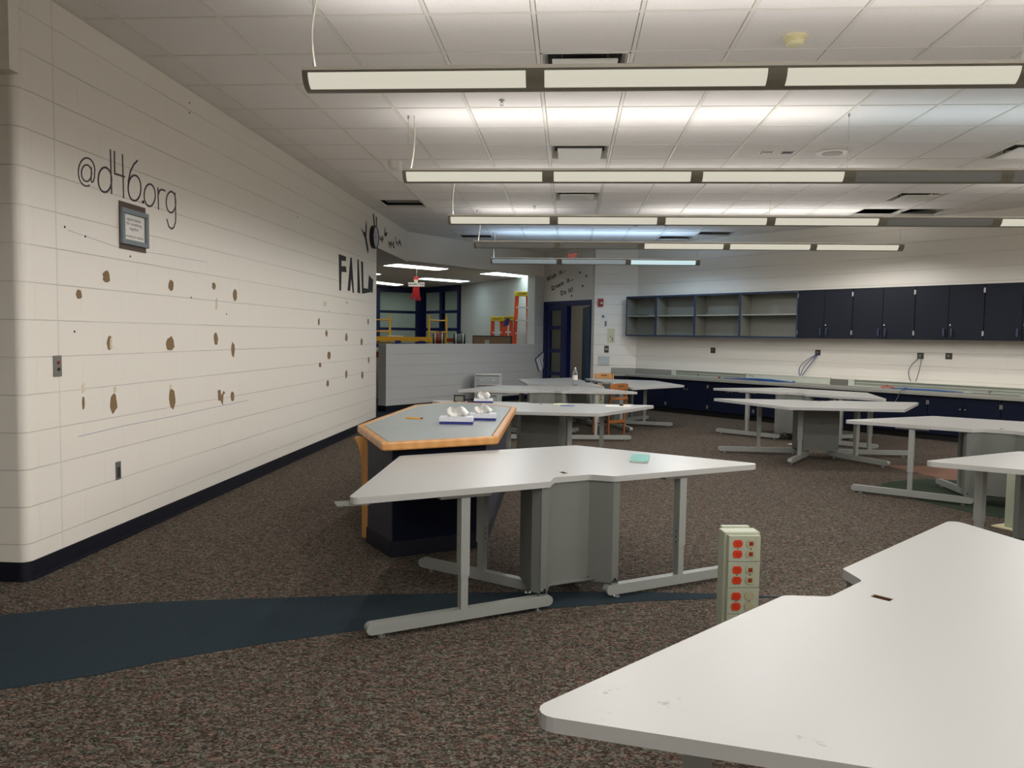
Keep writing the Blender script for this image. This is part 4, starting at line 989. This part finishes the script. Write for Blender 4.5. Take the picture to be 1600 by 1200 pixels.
def make_table(label, mt='white_lam'):
    t = thing('work_table', label, 'table', (0, 0, 0), 0, 'white trapezoid work tables')
    b = MB(); b.prism(top_poly, TZ - TH, TZ, holes=[slot]); top = b.build('tabletop', M[mt], t, .003, seg=2)
    b = MB(); x0, x1, y0, y1 = -.0168, .0128, .1682, .2218
    for a in ((x0, x0+.003, y0, y1), (x1-.003, x1, y0, y1), (x0+.003, x1-.003, y0, y0+.003), (x0+.003, x1-.003, y1-.003, y1)): b.box(*a, TZ - TH, TZ - .001)
    b.box(x0 + .003, x1 - .003, y0 + .003, y1 - .003, TZ - TH, TZ - .014); b.build('cable_slot', M['bronze'], top)
    # wire-way pedestal: bent sheet front following the notch, angled back
    b = MB()
    fr_ = [(-.235, .012), (-.20, .012), (-.125, .105), (.105, .105), (.195, .012), (.235, .012)]
    bk_ = [(.262, .06), (.20, .30), (-.20, .30), (-.262, .06)]
    def sheet(pts, z0, z1, th=.004):
        for i in range(len(pts) - 1):
            a = Vector(pts[i]); c = Vector(pts[i+1]); d = (c - a).normalized(); nn = Vector((-d.y, d.x)) * th
            b.prism([tuple(a), tuple(c), tuple(c + nn), tuple(a + nn)], z0, z1)
    sheet(fr_, .085, TZ - TH - .0005); b.box(-.237, -.195, .012, .03, .072, .10); b.box(.195, .237, .012, .03, .072, .10)
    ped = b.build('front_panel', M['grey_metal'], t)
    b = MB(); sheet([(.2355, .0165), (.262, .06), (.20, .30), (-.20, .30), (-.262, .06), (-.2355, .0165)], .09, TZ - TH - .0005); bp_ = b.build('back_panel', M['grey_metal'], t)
    b = MB(); b.prism([(-.25, .07), (.25, .07), (.19, .29), (-.19, .29)], .10, .104); b.build('bottom_pan', M['grey_metal'], t)
    for x, y in ((-.14, .094), (.11, .1035), (-.21, .0115), (.215, .0115)):
        b = MB(); b.cyl((x, y, .105), (x, y - .003, .105), .007, 8); b.build('screw', M['black'], ped)
    b = MB(); b.box(-.03, .03, .3045, .306, .40, .408); b.build('knockout', M['dark_metal'], bp_)
    for ang, r0, r1, rp_, yo in ((180, .19, 1.10, .65, -.028), (0, .19, 1.10, .65, .028), (120, .27, 1.03, .62, 0), (60, .27, 1.03, .62, 0)):
        R0 = Matrix.Rotation(math.radians(ang), 4, 'Z') @ Matrix.Translation((0, yo, 0))
        b = MB()
        b.box(rp_ - .0225, rp_ + .0225, -.026, .026, .235, TZ - TH - .013, T=R0); b.box(rp_ - .018, rp_ + .018, -.021, .021, .074, .2348, T=R0)
        for k in range(8): b.box(rp_ - .0232, rp_ - .0226, -.005, .005, .25 + .03 * k, .258 + .03 * k, M['black'], T=R0) if k < 3 else None
        leg = b.build('leg', M['leg_metal'], t)
        b = MB(); b.box(rp_ - .13, rp_ + .13, -.03, .03, TZ - TH - .0125, TZ - TH - .0005, T=R0); b.build('bracket', M['dark_metal'], leg)
        b = MB(); pr_ = []
        for k in range(9): a = PI/2 + PI * k / 8; pr_.append((r0 + .026 * math.cos(a), .049 + .026 * math.sin(a)))
        for k in range(9): a = -PI/2 + PI * k / 8; pr_.append((r1 + .026 * math.cos(a), .049 + .026 * math.sin(a)))
        TXZ = Matrix(((1, 0, 0, 0), (0, 0, -1, 0), (0, 1, 0, 0), (0, 0, 0, 1)))
        b.prism(pr_, -.0225, .0225, T=R0 @ TXZ); 
        for r_g in (r0 + .05, r1 - .05): b.cyl(R0 @ Vector((r_g, 0, 0)), R0 @ Vector((r_g, 0, .0065)), .018, 12, M['steel']); b.cyl(R0 @ Vector((r_g, 0, .006)), R0 @ Vector((r_g, 0, .024)), .007, 8, M['steel'])
        b.build('foot', M['leg_metal'], leg)
    return t
tabs = [((.088, 3.935), 31.5, 'white table with a mint green booklet on it, in the middle foreground'),
        ((-.28, 8.413), 178.6, 'white table right behind the wood-edged island, with blue pen and papers'),
        ((-.264, 10.212), 7.1, 'long white table second behind the island, spanning the middle of the room'),
        ((.312, 12.50), 100.5, 'far white table with the clear water bottle on it'),
        ((.60, 12.365), 285.3, 'farthest white table, between the two wooden chairs and the counter'),
        ((2.953, 9.566), 180.3, 'right middle white table with its dark pedestal facing the camera'),
        ((3.018, 10.743), 320.5, 'white table closest to the navy base cabinets on the right, behind another'),
        ((3.539, 6.623), 329.2, 'white table at the right edge standing over the green carpet patch'),
        ((3.17, 5.50), 212.6, 'white table cut off at the right edge, just behind the big foreground table')]
proto = None
for (x, y), a, lab in tabs:
    o = make_table(lab) if proto is None else copy_tree(proto)
    if proto is None: proto = o
    o['label'] = lab; PL = (x, y, 0); o.location = PL; o.rotation_euler = (0, 0, math.radians(a))
o = copy_tree(proto); o['label'] = 'huge white table filling the bottom right foreground, scuffed at its corner'; o.location = (.746, 2.35, 0); o.rotation_euler = (0, 0, math.radians(227.7))
for ch in [c for c in bpy.data.objects if c.parent == o and c.name.startswith('tabletop')]:
    ch.data = ch.data.copy(); ch.data.materials[0] = M['scuffed']

# things on the tables
def flat_thing(name, label, cat, x, y, z, rz, parts):
    t = thing(name, label, cat, (x, y, z), math.radians(rz))
    for pn, args, mt in parts: b = MB(); b.box(*args); b.build(pn, M[mt], t)
    return t
TT_ = TZ + .0006
flat_thing('booklet', 'mint green booklet on the white table in front', 'booklet', .434, 4.63, TT_, -8, [('cover', (-.052, .052, -.145, .145, .007, .009), 'green_cov'), ('pages', (-.050, .050, -.143, .143, .001, .0068), 'paper'), ('back_cover', (-.052, .052, -.145, .145, 0, .0009), 'black')])
flat_thing('pen', 'thin blue pen on the table behind the island', 'pen', 0.0, 8.05, TT_, 4, [('barrel', (-.075, .06, -.004, .004, 0, .008), 'blue_cable'), ('tip', (.0605, .075, -.003, .003, .001, .007), 'grey_cable')])
flat_thing('card', 'small cream card on the rear edge of the table behind the island', 'card', -.08, 8.22, TT_, 3, [('sheet', (-.075, .075, -.05, .05, 0, .006), 'cream_paper')])
flat_thing('paper_sheet', 'white paper with a black marker on it, right end of the table behind the island', 'paper', .52, 8.18, TT_, 5, [('sheet', (-.13, .13, -.09, .09, 0, .002), 'paper')])
flat_thing('marker', 'black and white marker lying on the paper sheet', 'marker', .56, 8.20, TT_ + .0026, 5, [('barrel', (.022, .12, -.008, .008, 0, .014), 'white'), ('cap', (-.02, .0215, -.009, .009, 0, .016), 'black')])
flat_thing('desk_clock', 'small black framed clock at the left tip of the table behind the island', 'clock', -1.16, 8.26, TT_, -8, [('body', (-.06, .06, 0, .03, 0, .075), 'black'), ('screen', (-.045, .045, -.003, -.0005, .012, .062), 'cab_in')])
flat_thing('phone', 'flat black device between the small clock and the tissue box', 'device', -1.03, 8.30, TT_, 10, [('body', (-.05, .03, -.03, .03, 0, .02), 'black')])

def tissue_box(label, x, y, z, rz, L=.24, Wd=.12, H=.05, hgt=.085):
    t = thing('tissue_box', label, 'tissue box', (x, y, z), math.radians(rz), 'tissue boxes')
    b = MB(); b.box(-L/2, L/2, -Wd/2, Wd/2, .018, H); b.build('carton', M['tbox'], t)
    b = MB(); b.box(-L/2 - .0004, L/2 + .0004, -Wd/2 - .0004, Wd/2 + .0004, 0, .0178); b.build('blue_band', M['tblue'], t)
    # crumpled tissue: folded fan
    b = MB(); n = 14; vs = []; fs = []
    for i in range(n):
        for j in range(6):
            u = i / (n - 1) * 2 - 1; v = j / 5
            xx = u * L * .33 * (.75 + .35 * v); zz = H + .0008 + hgt * v * (1 - .55 * u * u) * (.85 + .15 * math.sin(5 * u + x * 9)); yy = .018 * math.sin(3.1 * u + 4 * v) * (1 + v) + .01 * math.sin(11 * u)
            vs.append((xx, yy, zz))
    for i in range(n - 1):
        for j in range(5): a = i * 6 + j; fs.append((a, a + 6, a + 7, a + 1))
    b.add(vs, fs); o = b.build('tissue', M['tissue'], t, smooth=False); sm = o.modifiers.new('t', 'SOLIDIFY'); sm.thickness = .0015
    for p in o.data.polygons: p.use_smooth = True
    return t

# ================================================================ ISLAND COUNTER
ZI = .735
itop = [(-1.085, 4.476), (-.433, 4.893), (-.458, 6.957), (-1.02, 7.45), (-1.39, 6.99), (-1.465, 5.33)]
t = thing('island_counter', 'navy island counter with blue-grey top and oak edging', 'counter', (-.95, 5.8, 0))
L0 = lambda pl: [(x + .95, y - 5.8) for x, y in pl]
def inset(pl, d):
    out = []; n = len(pl)
    for i in range(n):
        p0, p, p1 = Vector(pl[i-1]), Vector(pl[i]), Vector(pl[(i+1) % n]); e0 = (p - p0).normalized(); e1 = (p1 - p).normalized()
        n0 = Vector((-e0.y, e0.x)); n1 = Vector((-e1.y, e1.x)); bi = (n0 + n1).normalized(); out.append(tuple(p + bi * (d / bi.dot(n0))))
    return out
b = MB(); b.prism(L0(inset(itop, .05)), ZI - .03, ZI - .002); b.build('top', M['island_top'], t)
b = MB(); o1 = L0(itop); i1 = L0(inset(itop, .0495)); n = len(o1)
for k in range(n):
    p, q, r, s_ = o1[k], o1[(k+1) % n], i1[(k+1) % n], i1[k]
    b.prism([p, q, r, s_], ZI - .052, ZI)
o = b.build('wood_edge', M['oak'], t, .012, seg=4)
bp_ = [(-1.065, 4.66), (-.52, 4.98), (-.545, 6.9), (-.62, 6.98), (-1.25, 6.98), (-1.30, 4.99)]
b = MB(); pl = L0(bp_); b.prism(pl, .10, ZI - .0525); b.build('body', M['island_body'], t)
b = MB(); a = Vector(bp_[0]); c = Vector(bp_[1]); d = (c - a).normalized(); nn = Vector((d.y, -d.x))
b.prism(L0([tuple(a + d * .006 + nn * .006), tuple(c - d * .006 + nn * .006), tuple(c - d * .006 + nn * .0004), tuple(a + d * .006 + nn * .0004)]), .10, ZI - .0525); b.build('front_panel', M['island_front'], t)
b = MB(); b.prism(L0(inset(bp_, -.008)), 0, .0995); b.build('base', M['cove'], t)
# curved oak bracket leg at the left corner
b = MB(); prof = [(-.075, ZI - .054), (.045, ZI - .054), (.045, .0), (-.02, .0), (-.02, .40), (-.024, .50), (-.036, .58), (-.055, .64), (-.075, .665)]
TL = basis((-1.345 + .95, 5.11 - 5.8, 0), (1, -.18, 0), (0, 0, 1)); b.prism(prof, -.02, .02, T=TL); b.build('bracket_leg', M['oak'], t, .004)
tissue_box('tissue box on the island counter, front one with the bigger tissue', -.80, 5.58, ZI - .0008, 4)
tissue_box('tissue box on the island counter, rear one with a pointed tissue', -.64, 5.86, ZI - .0008, 4, L=.20, hgt=.075)
tissue_box('tissue box on the table just behind the island counter', -.90, 8.28, TT_, 4, L=.2, H=.04, hgt=.09)
flat_thing('pencil', 'short yellow pencil on the island counter', 'pencil', -1.16, 5.82, ZI - .001, 2, [('barrel', (-.065, .05, -.006, .006, 0, .010), 'pencil'), ('eraser', (.0505, .065, -.006, .006, 0, .010), 'jack')])
flat_thing('slipped_card', 'grey card poking out from under the corner of the front table', 'card', -.93, 3.37, TZ - TH - .0045, 25, [('sheet', (-.09, .05, -.05, .05, 0, .003), 'grey_metal')])
flat_thing('paper_scrap', 'white paper scrap on the carpet under the right middle tables', 'paper', 2.99, 10.45, .0012, 30, [('sheet', (-.07, .07, -.06, .06, 0, .002), 'paper')])

# bottle
t = thing('water_bottle', 'clear plastic water bottle on the far white table', 'bottle', (.10, 11.50, TT_))
b = MB(); b.lathe([(.034, 0), (.038, .006), (.038, .06), (.036, .07), (.038, .08), (.038, .17), (.034, .20), (.018, .232), (.014, .238), (.014, .246)], 24); b.build('body', M['bottle'], t, smooth=True)
b = MB(); b.lathe([(.0385, .082), (.0388, .083), (.0388, .15), (.0385, .151)], 24); b.build('label', M['paper'], t)
b = MB(); b.lathe([(.015, .2465), (.0155, .262), (.012, .264)], 16); b.build('cap', M['white'], t)

# ================================================================ SOCKET TOWERS
def tower(label, x, y, rz, H=.515, cat='socket tower', bp=.13):
    t = thing('socket_tower', label, cat, (x, y, 0), math.radians(rz), 'socket towers')
    b = MB(); b.box(-.082, .082, -.035, .045, .01, H); b.build('spine', M['tower'], t, .006)
    b = MB(); b.box(-.065, .065, .0455, .075, .01, H + .006); b.build('rear_cover', M['tower'], t, .004)
    b = MB(); b.box(-bp, bp, -min(bp, .10), min(bp, .12), 0, .0095); b.build('base_plate', M['cream'], t)
    hs = (H - .04) / 4
    for k in range(4):
        z1 = H - .012 - k * hs; z0 = z1 - hs + .002
        b = MB(); b.box(-.068, .076, -.058, -.0355, z0, z1); f = b.build('face_plate', M['tower'], t, .002)
        zc = (z0 + z1) / 2
        for c, (x_, mt) in enumerate(((-.028, 'red_sock'), (.032, 'sock_cream'))):
            for dz in (.0235, -.0235):
                b = MB(); pts = []
                for q in range(20):
                    a = 2 * PI * q / 20; pts.append((x_ + .0215 * math.cos(a), max(-.0168, min(.0168, .0215 * math.sin(a)))))
                b.prism(pts, 0, .003, T=basis((0, -.0582, zc + dz), (1, 0, 0), (0, 0, 1)))
                o = b.build('socket' if c == 0 else 'jack_port', M[mt], f)
                b2 = MB(); 
                if c == 0: b2.box(x_ - .008, x_ - .005, -.0622, -.0613, zc + dz - .002, zc + dz + .008); b2.box(x_ + .005, x_ + .008, -.0622, -.0613, zc + dz - .002, zc + dz + .007); b2.box(x_ - .002, x_ + .002, -.0622, -.0613, zc + dz - .010, zc + dz - .006)
                else: b2.box(x_ - .009, x_ + .009, -.0622, -.0613, zc + dz - .009, zc + dz + .009)
                if not (c == 1 and k == 2): b2.build('slots', M['jack'], f)
            b = MB(); b.cyl((x_, -.0582, zc), (x_, -.0600, zc), .003, 8); b.build('screw', M['bronze'], f)
    return t
tower('cream socket tower with orange-red sockets in front of the foreground table', .785, 3.535, 8, bp=.084)
tower('cream socket tower behind the cut-off table at the right edge', 3.36, 5.97, 120)
tower('cream socket tower with red sockets between the two farthest tables beside the orange chair', .47, 12.0, 5, bp=.084)

# ================================================================ CHAIRS
def chair(label, wood, x, y, rz):
    t = thing('wooden_chair', label, 'chair', (x, y, 0), math.radians(rz), 'small wooden chairs')
    w, d, sh, H = .155, .17, .38, .72
    b = MB(); b.prism(rounded([(-w-.01, -d), (w+.01, -d), (w, d - .02), (-w, d - .02)], [.03]*4), sh - .02, sh); b.build('seat', M[wood], t, .004)
    for sx in (-1, 1):
        b = MB(); b.tube([(sx*w, d, 0), (sx*w, d, .3), (sx*w, d + .004, sh), (sx*w, d + .03, .6), (sx*w, d + .045, H)], .018, 8, flat=(0, .75)); b.build('back_leg', M[wood], t)
        b = MB(); b.tube([(sx*(w-.005), -d + .03, 0), (sx*(w-.005), -d + .03, sh - .021)], .018, 8); b.build('front_leg', M[wood], t)
        b = MB(); b.box(sx*w - .008, sx*w + .008, -d + .045, d - .018, .14, .165); b.build('stretcher', M[wood], t)
        b = MB(); b.box(sx*w - .009, sx*w + .009, -d + .045, d - .018, sh - .07, sh - .021); b.build('apron', M[wood], t)
    for z0, z1 in ((.17, .21),): b = MB(); b.box(-w + .012, w - .012, d - .01, d + .01, z0, z1); b.build('stretcher', M[wood], t)
    b = MB(); b.box(-w + .012, w - .012, d - .012, d + .008, sh - .07, sh - .02); b.build('apron', M[wood], t)
    def rail(z0, z1, nm):
        b = MB(); n = 10; vs = []; fs = []
        for k in range(n + 1):
            u = k / n * 2 - 1; yy = d + .04 + .03 * (1 - u*u) - .012; arch = .018 * (1 - u*u) if nm == 'top_rail' else 0
            for dy in (0, .022): vs += [(u * (w + .018), yy + dy, z0), (u * (w + .018), yy + dy, z1 + arch)]
        for k in range(n):
            a = 4*k; c = a + 4; fs += [(a, c, c+1, a+1), (a+2, a+3, c+3, c+2), (a+1, c+1, c+3, a+3), (a, a+2, c+2, c)]
        fs += [(0, 1, 3, 2), (4*n, 4*n+2, 4*n+3, 4*n+1)]
        b.add(vs, fs); return b.build(nm, M[wood], t, .003)
    r_ = rail(H - .085, H - .005, 'top_rail'); rail(.50, .535, 'lower_rail')
    b = MB(); b.box(-.055, .055, d + .048, d + .049 + .034, H - .035, H - .018); b.build('hand_slot', M['bronze'], r_)
    return t
chair('orange-brown wooden chair between the middle tables, its back towards the camera', 'orangewood', .575, 11.13, -138)
chair('pale beech wooden chair at the far table, only its top rail showing', 'beech', .66, 13.72, 6)

# plastic drawers
t = thing('drawer_cart', 'clear plastic drawer cart against the half wall', 'drawers', (-1.80, 14.95, 0))
Wc, Dc, Hc = .50, .34, .625
b = MB()
for x in (0, Wc - .02):
    for y in (0, Dc - .02): b.box(x, x + .02, y, y + .02, .0, Hc - .03)
for z in (.02, .215, .41, Hc - .03): b.box(.02, Wc - .02, .0, .012, z, z + .018); b.box(0, .012, .02, Dc - .02, z, z + .018); b.box(.0, Wc, Dc - .012, Dc - .0005, z, z + .018) if z > 9 else None
b.build('frame', M['white'], t)
b = MB(); b.box(-.01, Wc + .01, -.01, Dc + .01, Hc - .0295, Hc); b.build('lid', M['white'], t, .01)
for k, z in enumerate((.04, .235, .43)):
    b = MB(); b.box(.022, Wc - .022, -.004, Dc - .03, z, z + .155); dr = b.build('drawer', M['clearpl'], t, .006)
    b = MB(); b.box(.10, .17, -.009, -.0045, z + .06, z + .10); b.box(Wc - .17, Wc - .10, -.009, -.0045, z + .06, z + .10); b.build('handle', M['white'], dr)
    if k == 0: b = MB(); b.box(.05, Wc - .06, .02, Dc - .08, z + .01, z + .12); b.build('contents', M['bluestuff'], dr)

# ================================================================ BEHIND THE HALF WALL
def ladder(label, x, y, rz, H, w0, w1, n, lean=.0):
    """step ladder: local x = width, front rails face -y"""
    t = thing('step_ladder', label, 'ladder', (x, y, 0), math.radians(rz), 'orange step ladders')
    spread = .10
    for sx in (-1, 1):
        for fy in (-1, 1):
            b = MB(); b.tube([(sx * w0/2, fy * spread * (1.0 if fy < 0 else .7), .0), (sx * w1/2, fy * .04, H - .08)],   .06 if fy < 0 else .05, 4, flat=(1, .3)); b.build('front_rail' if fy < 0 else 'rear_rail', M['lad_or'], t)
    for k in range(n):
        u = (k + 1) / (n + 1); z = u * (H - .05); hw = (w0 + (w1 - w0) * u) / 2; yy = -spread * (1 - u) - .04 * u
        b = MB(); b.box(-hw, hw, yy - .05, yy + .045, z - .03, z); b.build('step', M['alu'], t)
    b = MB(); b.box(-w1/2 - .05, w1/2 + .05, -.11, .11, H - .1, H); b.build('top_cap', M['lad_ye'], t, .006)
    b = MB(); b.tube([(-.10, -.1115, H - .06), (-.04, -.1115, H - .04), (0, -.1115, H - .065), (.05, -.1115, H - .04), (.1, -.1115, H - .05)], .008, 5); b.build('cap_mark', M['black'], t)
    return t
ladder('tall orange step ladder with a yellow top beside the opening edge', -1.06, 17.57, 0, 2.36, .40, .24, 7)
ladder('short orange step ladder with yellow top, left of the pair behind the box', -1.60, 17.40, 0, 1.79, .26, .20, 5)
ladder('short orange step ladder with a blue cloth on it, right one of the pair', -1.35, 17.40, 0, 1.81, .14, .12, 5)
b = MB(); b.prism([(-.05, -.14), (.06, -.12), (.09, .02), (.03, .05), (-.02, -.02)], 0, .03, T=basis((-1.40, 17.255, 1.72), (1, 0, 0), (0, 0, 1))); tag(b.build('blue_cloth', M['tblue']), 'crumpled blue cloth over the right short ladder top', 'cloth')
# a plain table hidden by the half wall carries the box and the reels
t = thing('folding_table', 'folding table mostly hidden behind the half wall', 'table', (-2.25, 17.08, 0), 0)
b = MB(); b.box(-.95, .92, -.15, .15, 1.12, 1.15); b.build('tabletop', M['card'], t)
for x in (-.9, .88):
    for y in (-.14, .14): b = MB(); b.box(x - .02, x + .02, y - .02, y + .02, 0, 1.1195); b.build('leg', M['dark_metal'], t)
t = thing('open_crate', 'long brown open carton on the ledge behind the half wall', 'box', (-1.67, 17.08, 1.151), 0)
b = MB()
b.box(-.42, .42, -.14, -.125, .0, .21); b.box(-.42, .42, .125, .14, 0, .21); b.box(-.42, -.405, -.125, .125, 0, .21); b.box(.405, .42, -.125, .125, 0, .21); b.box(-.405, .405, -.125, .125, 0, .01); b.build('carton', M['card'], t)
b = MB(); b.box(-.43, .43, -.146, -.1405, .195, .215); b.box(-.43, -.415, -.146, -.1405, 0, .195); b.box(.40, .43, -.146, -.1405, 0, .195); b.build('dark_edge', M['black'], t)
b = MB(); b.box(-.16, -.06, -.143, -.1405, .02, .12); b.build('label_patch', M['raceway_in'], t)
for x, w, mt in ((-2.87, 'dark cable reel with red and pale bands behind the half wall', 'jack'), (-2.41, 'dark cable reel with grey bands behind the half wall', 'grey_cable')):
    t = thing('cable_reel', w, 'reel', (x, 17.08, 1.151), math.radians(10), 'cable reels')
    TT = basis((0, 0, .125), (0, 1, 0), (0, 0, 1))
    b = MB(); b.lathe([(.12, -.13), (.125, -.10), (.125, -.06), (.11, -.055), (.11, .055), (.125, .06), (.125, .10), (.12, .13)], 28, T=TT); b.build('drum', M['black'], t)
    b = MB(); b.lathe([(.1255, -.09), (.1275, -.085), (.1275, -.07), (.1255, -.065)], 28, T=TT); b.lathe([(.1255, .065), (.1275, .07), (.1275, .085), (.1255, .09)], 28, T=TT); b.build('band', M['raceway'], t)
    b = MB(); b.lathe([(.1105, -.05), (.118, -.045), (.118, .045), (.1105, .05)], 28, T=TT); b.build('wound_cable', M[mt], t)
    b = MB(); b.tube([(-.06, 0, .245), (-.05, 0, .29), (.05, 0, .29), (.06, 0, .245)], .008, 6); b.build('handle', M['black'], t)
# scaffold
t = scaf_ = thing('scaffold', 'yellow rolling scaffold with end frames behind the half wall', 'scaffold', (-3.75, 18.1, 0))
def frame(x0, y0, x1, y1):
    f = MB()
    for x, y in ((x0, y0), (x1, y1)): f.cyl((x, y, .1), (x, y, 1.78), .026, 10); f.cyl((x, y, 1.7805), (x, y, 1.84), .016, 8)
    for k in range(6): z = .35 + .27 * k; f.cyl((x0, y0, z), (x1, y1, z), .016, 8)
    o = f.build('end_frame', M['scaf'], t)
    for x, y in ((x0, y0), (x1, y1)):
        c = MB(); c.cyl((x - .02, y, .051), (x + .02, y, .051), .05, 14); c.cyl((x, y, .05), (x, y, .0995), .014, 8); c.build('caster', M['black'], o)
frame(.48, .0, .86, .18); frame(-.90, -.05, -.48, .13)
b = MB(); b.box(-.9, .88, -.08, -.04, 1.20, 1.31); b.box(-.5, .5, .14, .18, 1.20, 1.31); b.build('side_rail', M['scaf'], t)
b = MB(); b.box(-.88, .46, -.039, .139, 1.27, 1.305); b.build('deck', M['oak'], t)
b = MB(); b.box(.9, 1.3, .0, .04, 1.20, 1.29); b.build('brace', M['jack'], t)
tray_ = flat_thing('tray', 'white sheet lying on the scaffold deck', 'tray', -4.05, 18.1, 1.3062, 5, [('sheet', (-.19, .15, -.03, .07, 0, .028), 'white')])
for x in (-.23, .33):
    b = MB(); b.box(x - .06, x + .06, -.14, -.0805, 1.15, 1.22); c = b.build('clamp', M['tblue'], scaf_)
    b = MB(); b.box(x - .07, x - .0605, -.13, -.085, 1.08, 1.20); b.box(x + .0605, x + .07, -.13, -.085, 1.08, 1.20); b.build('clamp_leg', M['black'], c)

# hanging red cut-out figure with a sign
t = thing('hanging_cutout', 'red paper cut-out figure holding a NONFICTION sign, hanging in the opening', 'hanging sign', (-3.16, 16.0, 2.33))
TF = basis((0, 0, 0), (1, 0, 0), (0, 0, 1)); k_ = .0133
def fig(pts, z0, z1, nm, mt, par=t):
    b = MB(); b.prism([(p[0], p[1]) for p in pts], z0, z1, T=TF); return b.build(nm, M[mt], par)
fig([(-.07, .06), (.06, .06), (.065, -.12), (.10, -.26), (.0, -.26), (-.005, -.12), (-.05, -.26), (-.13, -.22), (-.08, -.08)], 0, .004, 'body', 'red')
fig([(.045*math.cos(a) - .01, .155 + .05*math.sin(a)) for a in [2*PI*q/16 for q in range(16)]], .0005, .006, 'face', 'sock_cream')
fig([(-.065, .17), (.045, .17), (.05, .20), (.015, .235), (-.03, .235), (-.06, .205)], .0062, .009, 'cap', 'red')
sg = fig([(-.17, .03), (.17, .03), (.17, .105), (-.17, .105)], .0092, .012, 'sign', 'paper')
text_mesh('lettering', 'NONFICTION', .066, M['ink'], sg, basis((0, -.013, .068), (1, 0, 0), (0, 0, 1)), .0008, xs=.80, bold=.003)
b = MB(); b.cyl((0, 0, .236), (0, 0, .419), .0015, 5); b.build('string', M['cord'], t)
for x, z, w, mt in ((-4.02, .93, 'dark red ornament shape on the beige counter front', 'jack'), (-3.86, .93, 'olive patterned shape on the beige counter front', 'bronze')):
    t = thing('front_decoration', w, 'decoration', (x, 16.2, z)); b = MB(); b.box(-.05, .05, -.006, 0, -.06, .06); b.build('panel', M[mt], t)
